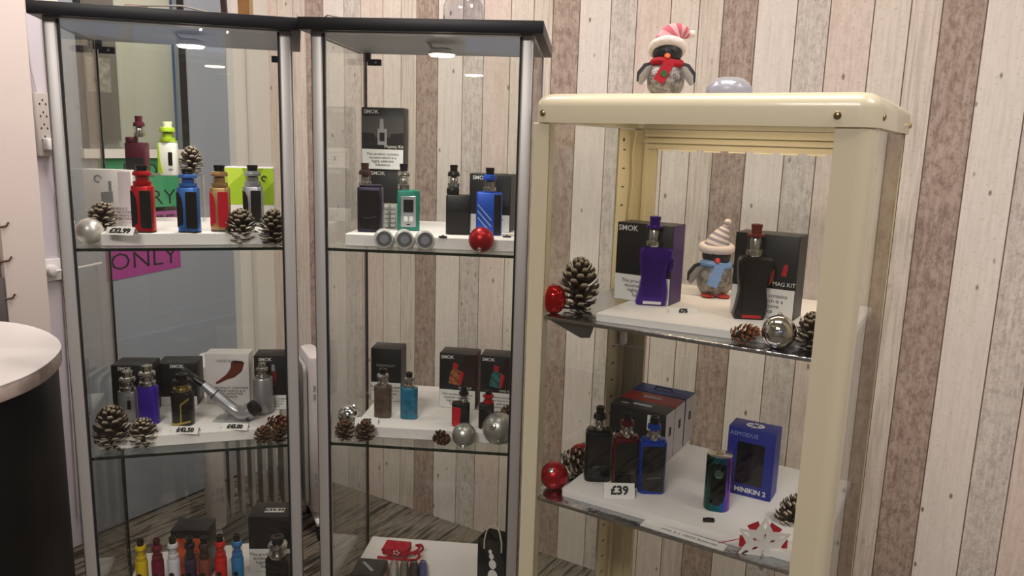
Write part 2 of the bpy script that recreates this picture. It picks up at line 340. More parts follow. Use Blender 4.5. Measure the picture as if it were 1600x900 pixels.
# ================================================================== GLASS CABINETS
def cabinet(name, label, x, y, yaw, zs):
    t = thing(name, label, 'display cabinet', (x, y, 0), yaw)
    W_, D_, ZT = .41, .355, 1.586
    post = MB().rbox(.023, .023, .06, ZT, .004, .0005)
    for cx, cy in ((.0115, .0115), (W_ - .0115, .0115)):
        p = MB().rbox(.022, .024, .06, ZT, .004, .0005, cx, cy).build('post', M_alu, t)
        sgn = 1 if cx < .2 else -1
        MB().box(cx + sgn * .011, cx + sgn * .014, .0, .006, .07, ZT - .002).box(cx - sgn * .0116, cx - sgn * .0111, .002, .008, .07, ZT - .002).build('seal', M_seal, p, 0)
    for cx in (.004, W_ - .004):
        MB().box(cx - .0035, cx + .0035, D_ - .006, D_ + .001, .06, ZT).build('edge_strip', M_seal if cx < .1 else M_alu, t, 0)
    MB().box(.026, W_ - .026, .003, .007, .065, ZT - .004).build('glass_door', M_glass, t, 0)
    MB().box(.002, .006, .025, D_ - .006, .062, ZT - .002).build('glass_side', M_glass, t, 0)
    MB().box(W_ - .006, W_ - .002, .025, D_ - .006, .062, ZT - .002).build('glass_side', M_glass, t, 0)
    MB().box(.008, W_ - .008, D_ - .005, D_ - .001, .062, ZT - .002).build('glass_back', M_glass, t, 0)
    for z in zs:
        s = MB().box(.01, W_ - .01, .012, D_ - .007, z - .005, z).build('glass_shelf', M_shelfglass, t, 0)
        MB().box(.024, W_ - .024, .0095, .0118, z - .0052, z + .0002).build('shelf_edge', pm('dark_glass_edge', '10201a', .15), s, 0)
        for cx in (.016, W_ - .016):
            for cy in (.03, D_ - .02): MB().lathe([(.004, -.012), (.004, 0)], 8, cx, cy, z - .005).build('shelf_pin', M_steel, s)
    top = MB().rbox(W_ + .034, D_ + .04, ZT + .0005, ZT + .0225, .002, .001, W_ / 2, D_ / 2 - .002).build('top_slab', M_slab, t)
    MB().box(.0, W_, .0, D_, ZT - .001, ZT + .0004).build('underside_panel', M_under, top, 0)
    MB().rbox(W_ + .02, D_ + .02, 0, .06, .002, .001, W_ / 2, D_ / 2).build('base', M_slab, t)
    for cx, kx in ((.024, -.010), (W_ - .034, .012)):
        cb = MB().rbox(.032, .008, ZT - .028, ZT - .014, .002, .001, cx + .004, D_ - .012).rbox(.011, .011, ZT - .02, ZT - .001, .002, .001, cx + kx, D_ - .012).build('corner_bracket', pm('bracket_dark', '2a2f45', .35, .4), t)
        MB().lathe([(.003, 0), (.003, .001), (.001, .0016)], 10).xf(Matrix.Translation((cx + .008, D_ - .0165, ZT - .021)) @ Matrix.Rotation(math.pi / 2, 4, 'X')).build('screw', M_steel, cb)
    # small round lamp on an arm
    lx, ly, lz = (.222, .12, ZT - .023)
    MB().tube([(lx - .03, ly + .01, ZT), (lx - .022, ly + .005, ZT - .012), (lx - .008, ly, lz + .008)], .0045, 8).build('lamp_arm', M_white, t)
    lh = MB().lathe([(.012, .012), (.026, .007), (.028, .0), (.026, -.001), (0, -.001)], 28, lx, ly, lz).build('lamp_head', M_white, t)
    MB().lathe([(.0245, -.0012), (.022, -.004), (0, -.005)], 28, lx, ly, lz).build('lamp_lens', pm('lamp_lens', 'ffffff', .3, emit=('fff2dd', 22)), lh)
    l = bpy.data.lights.new('cabinet_lamp', 'SPOT'); l.energy = 3.0; l.spot_size = math.radians(150); l.spot_blend = .8; l.shadow_soft_size = .02; l.color = (1, .95, .86)
    lo = bpy.data.objects.new('cabinet_lamp_light', l); COL.objects.link(lo); lo.parent = t; lo.location = (lx, ly, lz - .012)
    return t
YM, YL = .463, .815
ML0, LL0 = Vector((-1.0989, 1.0714, 0)), Vector((-1.419, .7635, 0))
cabM = cabinet('glass_display_cabinet', 'glass tower cabinet with black top in the middle, nearest the cream cabinet', ML0.x, ML0.y, YM, (1.187, .790, .393))
cabL = cabinet('glass_display_cabinet', 'glass tower cabinet with black top at the left, in front of the door', LL0.x, LL0.y, YL, (1.1845, .780, .376))
def loc(cab0, yaw, u, d, z=0):
    return Vector((cab0.x + u * math.cos(yaw) - d * math.sin(yaw), cab0.y + u * math.sin(yaw) + d * math.cos(yaw), z))
def foam(label, cab0, yaw, u0, u1, d0, d1_, z, h):
    t = MB().ext(rounded([(u0, d0), (u1, d0 + .006), (u1 - .004, d1_), (u0 + .004, d1_)], .004), -h, 0, .0015)
    t.xf(Matrix(((1, 0, 0, 0), (0, 0, 1, 0), (0, -1, 0, 0), (0, 0, 0, 1))))
    o = t.build('foam_slab', M_foam); o.location = (cab0.x, cab0.y, z); o.rotation_euler.z = yaw
    return tag(o, label, 'foam board')
FH = .024
ZLU, ZLL, ZLB = 1.1845 + FH, .780 + FH, .376 + FH
ZMU, ZML, ZMB = 1.187 + FH, .790 + FH, .393 + FH
foam('white foam slab on the upper shelf of the left glass cabinet', LL0, YL, .058, .375, .042, .345, 1.1845, FH)
foam('white foam slab on the middle shelf of the left glass cabinet', LL0, YL, .03, .368, .045, .345, .780, FH)
foam('white foam slab low in the left glass cabinet, under the row of coloured pens', LL0, YL, .03, .385, .03, .335, .376, FH)
foam('white foam slab on the upper shelf of the middle glass cabinet', ML0, YM, .045, .385, .05, .345, 1.187, FH)
foam('white foam slab on the middle shelf of the middle glass cabinet', ML0, YM, .06, .385, .05, .335, .790, FH)
foam('white board low in the middle glass cabinet, under the red sledge', ML0, YM, .02, .385, .03, .325, .393, FH)

# ================================================================== CREAM CABINET
QX0, QX1, QY0, QY1 = -.696, -.151, 1.2, 1.655
ZC1, ZC2, CFH = 1.092, .741, .015
def cream():
    t = thing('cream_display_cabinet', 'cream enamelled display cabinet with rounded top frame, standing at the right', 'display cabinet', (QX0, QY0, 0))
    W_, D_ = QX1 - QX0, QY1 - QY0
    # top frame: rounded along its upper outer edges
    def tring(i, z, r=.03):
        out = []
        for sx, sy, a0 in ((1, 0, -90), (1, 1, 0), (0, 1, 90), (0, 0, 180)):
            for k in range(7):
                a = math.radians(a0 + 15 * k); rr = max(r - i * .6, .004)
                out.append(((W_ + .004 - i - rr if sx else -.004 + i + rr) + rr * math.cos(a), (D_ + .004 - i - rr if sy else -.004 + i + rr) + rr * math.sin(a), z))
        return out
    R = [tring(.012, 1.435), tring(0, 1.433), tring(0, 1.460)]
    for k in range(1, 7):
        a = math.pi / 2 * k / 6; R.append(tring(.022 * (1 - math.cos(a)), 1.460 + .022 * math.sin(a)))
    m = MB(); m.rings(R + [tring(.03, 1.4825), tring(.03, 1.478), tring(.012, 1.455), ], False, False, loop=True)
    top = m.build('top_frame', M_cream, t)
    MB().box(.03, W_ - .03, .03, D_ - .03, 1.476, 1.4815).build('top_panel', M_cream, top, 0)
    for x, y, ax in ((.02, -.0045, 0), (W_ - .05, -.0045, 0), (W_ + .0045, .045, 1), (W_ + .0045, D_ - .03, 1)):
        s = MB().lathe([(.0055, 0), (.0055, .0012), (.003, .003), (0, .0033)], 14)
        s.xf(Matrix.Translation((x, y, 1.449)) @ (Matrix.Rotation(math.pi / 2, 4, 'X') if not ax else Matrix.Rotation(math.pi / 2, 4, 'Y')))
        sc = s.build('screw', pm('brass_screw', 'b7a37a', .25, 1), top)
    # front posts
    MB().ext(rounded([(0, 0), (.030, 0), (.030, .02), (0, .045)], .0) and [(0, 0), (.030, 0), (.030, 1.433), (0, 1.433)], 0, .022, .002).build('post', M_cream, t)
    rp = []
    for k in range(7):
        a = math.radians(-90 + 15 * k); rp.append((W_ - .022 + .022 * math.cos(a), .022 + .022 * math.sin(a)))
    pts = [(W_ - .052, 0)] + rp + [(W_, .05), (W_ - .006, .05), (W_ - .006, .03), (W_ - .052, .008)]
    m = MB(); m.rings([[(x, y, 0) for x, y in pts], [(x, y, 1.433) for x, y in pts]]); m.build('post', M_cream, t)
    # back posts: deep angle with slots
    for sx in (0, 1):
        x0, x1 = (.004, .009) if not sx else (W_ - .009, W_ - .004)
        m = MB().box(x0, x1, D_ - (.105 if not sx else .02), D_, 0, 1.433)
        m.box(x0 if not sx else x1 - .052, x0 + .052 if not sx else x1, D_ - .012, D_, 0, 1.433)
        m.box(x0 + (.03 if not sx else -.03) - .004, x0 + (.03 if not sx else -.03) + .004, D_ - .02, D_ - .012, 0, 1.433)
        p = m.build('post', M_creamin, t, 0)
        if not sx:
            sl = MB()
            for k in range(26): sl.box(x1, x1 + .0006, D_ - .085, D_ - .072, .40 + k * .0395, .4026 + k * .0395)
            sl.build('shelf_slots', M_blackm, p, 0)['kind'] = 'stuff'
            MB().lathe([(.004, 0), (.004, .001), (.002, .002)], 10).xf(Matrix.Translation((x1, D_ - .085, 1.41)) @ Matrix.Rotation(math.pi / 2, 4, 'Y')).build('screw', pm('rust_screw', '5a4630', .5, .6), p)
    MB().box(.03, W_ - .03, D_ - .016, D_, 1.392, 1.433).box(.03, W_ - .03, D_ - .024, D_ - .016, 1.405, 1.411).box(.03, W_ - .03, D_ - .026, D_ - .016, 1.418, 1.424).build('back_rail', M_cream, t, 0)
    MB().box(.03, W_ - .03, D_ - .016, D_, .05, .09).build('back_rail', M_cream, t, 0)
    g = MB()
    for k in range(9): g.box(.06 + k * .052, .095 + k * .052, D_ - .018, D_ - .0155, 1.3885, 1.3915)
    g.build('glass_clips', pm('clip_ivory', 'efe6c4', .4), t, 0)['kind'] = 'stuff'
    MB().box(.03, W_ - .05, .004, .007, .08, 1.435).build('glass_front', M_glass, t, 0)
    MB().box(W_ - .008, W_ - .005, .05, D_ - .02, .08, 1.433).build('glass_side', M_glass, t, 0)
    MB().box(.004, .007, .022, D_ - .105, .08, 1.433).build('glass_side', M_glass, t, 0)
    MB().box(.052, W_ - .052, D_ - .01, D_ - .007, .09, 1.392).build('glass_back', M_glass, t, 0)
    MB().box(.0, W_, 0, D_, .0, .08).build('plinth', M_cream, t, 0)
    foil = pm('silver_foil', 'b9bcc0', .22, 1, bump=.9, bscale=90)
    for z in (ZC1, ZC2):
        z -= .0
        s = MB().rbox(W_ - .03, D_ - .03, z - .007, z, .002, .0015, W_ / 2, (D_ - .03) / 2 + .0085).build('shelf', foil, t)
        # a flap of loose foil under the front-left of the upper shelf
        if z == ZC1:
            MB().ext([(.03, z - .0075), (.125, z - .0085), (.118, z - .03), (.10, z - .033)], .02, .0206).build('foil_flap', pm('foil_dull', '8f9296', .35, 1), s, 0)
    # strip lamp under the top
    MB().rbox(.40, .03, 1.455, 1.474, .004, .002, W_ / 2, D_ - .16).build('lamp_batten', M_white, t)
    MB().rbox(.38, .018, 1.4515, 1.4555, .004, .001, W_ / 2, D_ - .16).build('lamp_tube', pm('strip_lamp', 'ffffff', .3, emit=('ffd9a8', 3)), t)
    l = bpy.data.lights.new('strip_lamp', 'AREA'); l.shape = 'RECTANGLE'; l.size = .38; l.size_y = .018; l.energy = .75; l.color = (1, .80, .58)
    lo = bpy.data.objects.new('strip_lamp_light', l); COL.objects.link(lo); lo.parent = t; lo.location = (W_ / 2, D_ - .16, 1.450)
    # cable with a rocker switch clipped inside the back post
    xx = .012; pth = [(xx + .012, D_ - .055, 1.43), (xx + .004, D_ - .05, 1.38), (xx + .006, D_ - .045, 1.33), (xx + .003, D_ - .05, 1.25), (xx + .004, D_ - .048, 1.15), (xx + .004, D_ - .05, 1.0), (xx + .004, D_ - .045, .9), (xx + .005, D_ - .05, .75), (xx + .004, D_ - .05, .5), (xx + .004, D_ - .05, .1)]
    MB().tube(pth, .0028, 6).build('lamp_cable', pm('beige_cable', 'cdbf97', .5), t)
    s = MB().rbox(.014, .022, .955, 1.03, .006, .004, xx + .008, D_ - .052).build('rocker_switch', M_white, t)
    MB().rbox(.004, .010, .985, 1.005, .002, .001, xx + .016, D_ - .052).build('rocker', pm('switch_white', 'f5f3f0', .4), s)
    return t
cream()
ZQ1, ZQ2 = ZC1 + CFH, ZC2 + CFH
def slab_xy(label, x0, x1, y0, y1, z, h):
    m = MB().rbox(x1 - x0, y1 - y0, 0, h, .004, .0015); o = m.build('foam_slab', M_foam); o.location = ((x0 + x1) / 2, (y0 + y1) / 2, z); return tag(o, label, 'foam board')
def slab_poly(label, pts, z, h):
    c = Vector((sum(p[0] for p in pts) / len(pts), sum(p[1] for p in pts) / len(pts), z))
    m = MB().ext(rounded([(x - c.x, y - c.y) for x, y in pts], .004), -h, 0, .0015).xf(Matrix(((1, 0, 0, 0), (0, 0, 1, 0), (0, -1, 0, 0), (0, 0, 0, 1))))
    o = m.build('foam_slab', M_foam); o.location = c; return tag(o, label, 'foam board')
_fy = at(932, 492, ZQ1).y
slab_poly('white foam slab on the upper foil shelf of the cream cabinet', [(-.572, _fy + .014), (-.172, _fy + .050), (-.172, 1.615), (-.565, 1.615)], ZC1, CFH)
slab_xy('white foam slab on the lower foil shelf of the cream cabinet', -.63, -.172, at(900, 770, ZQ2).y, 1.60, ZC2, CFH)

# ================================================================== SMALL THINGS
def spot(px, py, z, rz=0, d=0):
    P = at(px, py, z); return P, P + Matrix.Rotation(rz, 3, 'Z') @ Vector((0, d / 2, 0))
FACE = YAW                                     # turned to the viewer
# ---------- vaporiser parts
def tank(t, x, z0, R, h, cap, tip, metal=None, glass=None, tiph=.28, gf=.50):
    metal = metal or M_steel
    zb, zg, zc, zt = z0 + h * .20, z0 + h * gf, z0 + h * (1 - tiph), z0 + h
    MB().lathe([(R * .8, z0), (R * .95, z0 + h * .02), (R, z0 + h * .05), (R, zb), (R * .93, zb + .0005)], 20, x).build('tank_base', metal, t)
    MB().lathe([(R * .93, zb), (R * .96, (zb + zg) / 2), (R * .93, zg)], 20, x).build('tank_glass', glass or M_tank, t)
    MB().lathe([(R * .66, zb), (R * .70, zb + (zg - zb) * .7), (R * .45, zg)], 14, x).build('coil', metal, t)
    MB().lathe([(R * .95, zg), (R * 1.02, zg + (zc - zg) * .1), (R * 1.02, zg + (zc - zg) * .5), (R * .96, zg + (zc - zg) * .55), (R * .94, zc - (zc - zg) * .15), (R * .75, zc)], 40, x, rib=.012, nrib=20).build('top_cap', cap, t)
    MB().lathe([(R * .62, zc - .001), (R * .64, zc + (zt - zc) * .15), (R * .60, zc + (zt - zc) * .4), (R * .68, zc + (zt - zc) * .7), (R * .66, zt), (R * .4, zt), (R * .36, zt - .002)], 16, x).build('drip_tip', tip, t)
def poly_in(w, h, pts): return [((u - .5) * w, v * h) for u, v in pts]
def vape(label, px, py, ytop, wpx, z, style, c, frac=.62, rz=FACE, dr=.62, tx=0, tR=.41, cap=None, tip=None, accent=None, group=None, metal=None, name='vape_device', hard=False):
    P, _ = spot(px, py, z); k = dep(P) / FPX; wd = wpx * k; d = wd * dr; H_ = hgt(P, ytop)
    _, Cn = spot(px, py, z, rz, d)
    H_ = hgt(Cn, ytop)
    t = thing(name, label, 'vape device', Cn, rz, group); hb = H_ * frac; y0 = -d / 2
    tip = tip or M_black; cap = cap or c; ac = accent or M_black
    def inlay(nm, pts, m, pr=.0012, par=t): return MB().ext(poly_in(wd, hb, pts), y0 - pr, y0 + .002, .0005).build(nm, m, par)
    if style == 'tube':
        R = wd / 2
        MB().lathe([(R * .9, 0), (R, .002), (R, hb - .003), (R * .92, hb)], 24).build('body', c, t)
        MB().lathe([(R * 1.01, hb * .05), (R * 1.01, hb * .065)], 24).build('base_ring', ac, t)
    elif style == 'pen':
        R = wd / 2 * .94
        MB().lathe([(R * .85, 0), (R, .003), (R, hb - .004), (R * .9, hb)], 20).build('body', c, t)
        b = MB().lathe([(R * .42, 0), (R * .42, .0015), (R * .3, .0022)], 14).xf(Matrix.Translation((0, -R + .0004, hb * .74)) @ Matrix.Rotation(math.pi / 2, 4, 'X')).build('fire_button', ac, t)
    elif style == 'mag':
        sil = rounded([(.08, 0), (.88, 0), (.93, .08), (.95, .25), (.88, .52), (.92, .72), (1.03, .84), (1.02, .97), (.90, 1), (.18, 1), (.09, .93), (.11, .70), (.17, .45), (.11, .2), (.04, .06)], .05)
        MB().ext(poly_in(wd, hb, sil), y0, -y0, .004).build('body', c, t)
        inlay('side_panel', [(.24, .16), (.76, .16), (.74, .52), (.80, .78), (.22, .86)], ac, .0018)
        inlay('trim_strip', [(.26, .03), (.78, .03), (.78, .08), (.26, .08)], M_print if accent else pm('print_crimson', 'b01a24', .5), .001)
        MB().ext(poly_in(wd, hb, [(.93, .55), (1.06, .62), (1.08, .80), (.98, .84)]), y0 * .5, -y0 * .5, .002).build('trigger', cap, t)
    else:
        MB().rbox(wd, d, 0, hb, min(wd, d) * (.12 if hard else .36), .003, seg=4).build('body', c, t)
        if style == 'wrap':
            inlay('front_panel', rounded([(.44, .10), (.95, .10), (.95, .90), (.44, .90)], .04), ac)
            arc = [(.04, .12)] + [(.05 + .26 * math.sin(a) + .0, .12 + .76 * (a / (math.pi * .5))) for a in []] + [(.30, .20), (.31, .55), (.27, .75), (.19, .85), (.04, .90)]
            inlay('side_inlay', arc, ac)
            MB().rbox(wd * 1.005, d * 1.005, .0, hb * .045, min(wd, d) * .36, .001).build('foot', M_blackm, t)
        elif style == 'frame':
            p = inlay('front_panel', rounded([(.10, .09), (.86, .05), (.92, .12), (.90, .93), (.14, .93), (.08, .88)], .04), pm('smoked_panel', '16181b', .12), .0015)
            inlay('badge_strip', [(.28, .30), (.80, .33), (.80, .36), (.28, .33)], pm('dark_chrome', '6a6e74', .3, 1), .002)
            MB().rbox(wd * .9, d * .8, hb, hb + .004, d * .3, .001).build('top_plate', c, t)
        elif style == 'screen':
            p = inlay('front_plate', rounded([(.17, .10), (.83, .10), (.83, .86), (.17, .86)], .03), accent or M_steel)
            inlay('screen', [(.28, .46), (.72, .46), (.72, .78), (.28, .78)], M_black, .0018, p)
            inlay('button', rounded([(.30, .24), (.47, .24), (.47, .36), (.30, .36)], .03), M_white, .0022, p); inlay('button', rounded([(.53, .24), (.70, .24), (.70, .36), (.53, .36)], .03), M_white, .0022, p)
            inlay('port', [(.42, .15), (.58, .15), (.58, .18), (.42, .18)], M_black, .0018, p)
        elif style == 'slash':
            for i in range(3): inlay('groove', [(.06, .74 - .15 * i), (.06, .70 - .15 * i), (.60, .34 - .15 * i), (.60, .38 - .15 * i)], pm('pale_blue_line', '9dbbe6', .3), .0009)
            inlay('side_panel', [(.70, .03), (.97, .03), (.97, .95), (.70, .95)], M_black)
        elif style == 'gold':
            inlay('trim_line', [(.48, .10), (.54, .10), (.56, .62), (.92, .80), (.92, .86), (.50, .66)], ac); inlay('trim_line', [(.05, .04), (.30, .02), (.95, .12), (.95, .18), (.30, .08), (.05, .09)], ac)
        elif style == 'slot':
            inlay('screen', rounded([(.56, .42), (.74, .42), (.74, .72), (.56, .72)], .03), M_black)
            inlay('fire_button', rounded([(.58, .78), (.72, .78), (.72, .85), (.58, .85)], .03), M_steel)
        elif style == 'leaf':
            inlay('side_inlay', [(.04, .06), (.30, .05), (.14, .5), (.10, .95), (.03, .95)], ac); inlay('screen', [(.62, .30), (.84, .30), (.84, .70), (.62, .70)], M_black); inlay('button', [(.62, .16), (.84, .16), (.84, .21), (.62, .21)], M_greyink)
            MB().rbox(wd * 1.0, d, hb, hb + .003, d * .36, .001).build('top_plate', ac, t)
        elif style == 'step':
            MB().rbox(wd * .5, d, hb, hb * 1.16, d * .3, .002, -wd * .24).build('tank_seat', c, t); inlay('front_panel', [(.06, .06), (.94, .06), (.94, .55), (.06, .55)], M_blackm)
        elif style == 'duo':
            inlay('side_panel', [(.05, .05), (.46, .02), (.52, .80), (.05, .86)], ac)
        elif style == 'marble':
            pass
    tank(t, tx * wd, hb if style != 'step' else hb * 1.16, tR * wd, H_ - (hb if style != 'step' else hb * 1.16), cap, tip, metal or (cap if style in ('wrap', 'pen') else None), gf=.62 if style == 'mag' else .5)
    return t
# ---------- cartons
WARN = 'This product contains\nnicotine which is a\nhighly addictive\nSubstance'
def kit(label, px, py, ytop, wpx, z, d, rz, cm, brand=None, warn=.32, side=None, topm=None, art=None, name='kit_box', bx=-.30, bsize=.13, group=None, lift=None):
    P, Cn = spot(px, py, z, rz, d); k = dep(P) / FPX
    wd = wpx * k / max(.5, math.cos(rz - FACE)); h = hgt(P, ytop)
    t = thing(name, label, 'box', Cn, rz, group)
    b = MB().rbox(wd, d, 0, h, .0012, .0008, seg=2).build('carton', cm, t)
    y0 = -d / 2
    if side: MB().box(wd / 2, wd / 2 + .0004, y0 + .001, -y0 - .001, .001, h - .001).build('side_panel', side, t, 0)
    if topm: MB().box(-wd / 2 + .001, wd / 2 - .001, y0 + .001, -y0 - .001, h, h + .0004).build('top_panel', topm, t, 0)
    if warn:
        s = MB().box(-wd / 2 + .0008, wd / 2 - .0008, y0 - .0005, y0, .001, h * warn).build('warning_label', M_print, t, 0)
        text(WARN, h * warn * .185, M_ink, s, (0, y0 - .0007, h * warn * .5), name='warning_text')
    if brand: text(brand, wd * bsize, M_print, t, (bx * wd, y0 - .0004, h * .93), bold=.0001)
    if art: art(t, wd, h, y0)
    return t
def panel(t, nm, pts, wd, h, y0, m, pr=.0005): return MB().ext([((u - .5) * wd, v * h) for u, v in pts], y0 - pr, y0 + .0005).build(nm, m, t, 0)
# ---------- price tags: little folded cards
def price(label, px, py, z, wpx, hpx, s, rz=FACE, tilt=50):
    P = at(px, py, z); k = dep(P) / FPX; wd = wpx * k; h = hpx * k * 1.25
    t = thing('price_tag', label, 'price tag', P, rz)
    a = math.radians(tilt); ca, sa = math.cos(a), math.sin(a)
    m = MB().rings([[(-wd / 2, 0, 0), (wd / 2, 0, 0), (wd / 2, h * ca, h * sa), (wd / 2, h * ca * 1.9, 0), (wd / 2, h * ca * 1.9 - .0008, 0), (wd / 2, h * ca, h * sa - .001), (wd / 2, .0008, 0), (-wd / 2, .0008, 0)][:1] or []] if False else [[(x, 0, 0), (x, h * ca, h * sa), (x, h * ca * 2, 0), (x, h * ca * 2 - .001, 0), (x, h * ca, h * sa - .0012), (x, .001, 0)] for x in (-wd / 2, wd / 2)])
    m.build('folded_card', M_print, t, 0)
    text(s, h * .78, M_ink, t, (0, h * .5 * ca - sa * .0006, h * .5 * sa + ca * .0006), (a, 0, 0), name='price_figures', bold=.0008)
    return t
# ---------- pine cones
def cone_mesh(n, seed, openness, mats):
    rnd = random.Random(seed); V = []; Fc = []; tipv = []
    def prof(t): return .5 * (math.sin(math.pi * (t * .78 + .18)) ** .8)
    for i in range(n):
        t = (i + .5) / n; z = .06 + .86 * t; R0 = prof(t) * .42; a = i * 2.39996 + rnd.uniform(-.1, .1)
        Ls = prof(t) * .70 + .07; tilt = math.radians(-8 + 66 * t ** 1.1 + rnd.uniform(-9, 9)) * openness
        wv = .045 + .055 * math.sin(math.pi * min(t * .9 + .12, 1))
        er = Vector((math.cos(a), math.sin(a), 0)); et = Vector((-math.sin(a), math.cos(a), 0)); ez = Vector((0, 0, 1))
        dr = er * math.cos(tilt) + ez * math.sin(tilt); up = -er * math.sin(tilt) + ez * math.cos(tilt)
        o = er * R0 * .45 + ez * z; base = len(V)
        for q, (l, wq, lift, th) in enumerate(((0, .45, 0, .016), (.55, .85, .0, .018), (.88, 1, .035, .026), (1.0, .6, .085, .018))):
            c = o + dr * (l * Ls) + up * lift * .8
            for sx, sz in ((-1, 1), (1, 1), (1, -1), (-1, -1)):
                V.append(tuple(c + et * (sx * wq * wv) + up * (sz * th * .5))); tipv.append(0 if q < 2 else (.4 if q == 2 else 1))
        for q in range(3):
            A, B = base + q * 4, base + q * 4 + 4
            for j in range(4): Fc.append((A + j, A + (j + 1) % 4, B + (j + 1) % 4, B + j))
        Fc.append((base + 12, base + 13, base + 14, base + 15))
    me = bpy.data.meshes.new('scales'); me.from_pydata(V, [], Fc)
    at_ = me.attributes.new('tip', 'FLOAT', 'POINT'); at_.data.foreach_set('value', tipv)
    me.update(); return me
def cone_mat(name, dark, mid, tip):
    m = bpy.data.materials.new(name); m.use_nodes = True; nt = m.node_tree; b = nt.nodes['Principled BSDF']; b.inputs['Roughness'].default_value = .7
    a = nt.nodes.new('ShaderNodeAttribute'); a.attribute_name = 'tip'; r = nt.nodes.new('ShaderNodeValToRGB'); e = r.color_ramp.elements
    e[0].color = srgb(dark); e[1].position = .95; e[1].color = srgb(tip); k = e.new(.5); k.color = srgb(mid)
    nt.links.new(a.outputs['Fac'], r.inputs[0]); nt.links.new(r.outputs[0], b.inputs['Base Color']); return m
CORE = MB().lathe([(.02, .04), (.10, .10), (.15, .3), (.13, .6), (.07, .85), (.02, .92)], 12).mesh('core', pm('cone_core', '2c1e14', .9))
CM = {}
CMAT = {'frost': cone_mat('frosted_cone', '33251b', '6b5644', 'd8cbb4'), 'brown': cone_mat('brown_cone', '3a2417', '5e3d28', '8a6344'), 'red': cone_mat('russet_cone', '47210f', '7c4325', 'a86a40'), 'dark': cone_mat('dark_cone', '22170f', '4a3828', 'b5a892')}
for kx, (n, sd, op) in {'frost': (62, 1, 1), 'brown': (56, 2, .95), 'red': (60, 3, .85), 'dark': (74, 4, 1)}.items():
    me = cone_mesh(n, sd, op, None); me.materials.append(CMAT[kx]); CM[kx] = me
def cone(label, px, py, z, wpx, hpx, kind, lie=None, spin=0):
    """px,py: bottom of the cone; lie: (tilt, heading) for one lying on its side"""
    P = at(px, py, z); k = dep(P) / FPX; wd, h = wpx * k, hpx * k
    t = thing('pine_cone', label, 'pine cone', P, spin, 'pine cones')
    R = Matrix.Rotation(lie[0], 4, 'Y') if lie else Matrix.Identity(4)
    # lift so the lowest scale rests on the surface
    S = Matrix.Diagonal((wd, wd, h, 1)); Mx = (Matrix.Rotation(lie[1], 4, 'Z') if lie else Matrix.Identity(4)) @ R @ S @ Matrix.Translation((0, 0, -.5))
    zs = [(Mx @ v.co).z for v in CM[kind].vertices]; Mx = Matrix.Translation((0, 0, -min(zs))) @ Mx
    off = Vector((0, wd * .38, 0)); off.rotate(Matrix.Rotation(FACE - spin, 3, 'Z'))
    Mx = Matrix.Translation(off) @ Mx
    for nm, me in (('core', CORE), ('scales', CM[kind])):
        o = link(nm, me, t); o.matrix_local = Mx
        if nm == 'scales': o['kind'] = 'stuff'
    return t
# ---------- baubles
M_pearl = pm('pearl', 'd9d4cf', .33, .55); M_red = pm('red_satin', 'a80f1c', .32, .55); M_redg = pm('red_gloss', 'b00812', .06, .6)
M_silver = pm('silver_satin', 'b4b5b0', .33, .75); M_mirror = pm('mirror_ball', 'e4e4e6', .04, 1)
def bauble(label, px, py, rpx, z, m, capdir=(0, 0, 1), facets=False, oval=1):
    # centre seen at px,py; rests on z
    r = .02
    for _ in range(8):
        P = at(px, py, z + r * oval); r = rpx * dep(P) / FPX
    P = at(px, py, z + r * oval)
    t = thing('bauble', label, 'bauble', P - Vector((0, 0, r * oval)), FACE)
    if facets:
        mb = MB(); V = []; n = 22; sg = 36; R = []
        for i in range(n + 1):
            th = math.pi * i / n
            R.append([(r * (1 - .014 * (((i + j) % 2))) * max(math.sin(th), 1e-4) * math.cos(2 * math.pi * j / sg), r * (1 - .014 * ((i + j) % 2)) * max(math.sin(th), 1e-4) * math.sin(2 * math.pi * j / sg), r - r * math.cos(th)) for j in range(sg)])
        mb.rings(R); mb.build('ball', m, t, 60)
    else: MB().sphere((0, 0, r * oval), r, r, r * oval, 40, 24).build('ball', m, t, 80)
    cdv = Vector(capdir).normalized(); q = cdv.to_track_quat('Z', 'Y').to_matrix().to_4x4()
    cp = MB().lathe([(r * .20, 0), (r * .20, r * .14), (r * .15, r * .17), (0, r * .17)], 14, rib=.05, nrib=7).xf(Matrix.Translation(Vector((0, 0, r * oval)) + cdv * r * .965 * (oval if abs(cdv.z) > .9 else 1)) @ q).build('cap', M_steel, t)
    ringp = [(r * .09 * math.cos(a), 0, r * .25 + r * .09 * math.sin(a)) for a in [2 * math.pi * i / 10 for i in range(11)]]
    MB().tube(ringp, r * .018, 5).xf(Matrix.Translation(Vector((0, 0, r * oval)) + cdv * r * .965) @ q).build('hanging_loop', M_steel, cp)
    return t

# colours of metal bodies
def metal(hexc, rough=.35, mt=.45): return pm('metal_' + hexc, hexc, rough, mt)
M_rd, M_bl, M_gd = metal('c01322'), metal('3f74c4'), metal('b08a5c')
M_mar, M_grn, M_pur = metal('55182a', .4, .3), metal('a7c52c', .35, .1), metal('3c1c9a', .35, .3)
M_dk = pm('gunmetal', '26272b', .3, .6); M_slv = metal('a9a9ae', .35, .7)
M_brn = metal('5b463a', .4, .3)

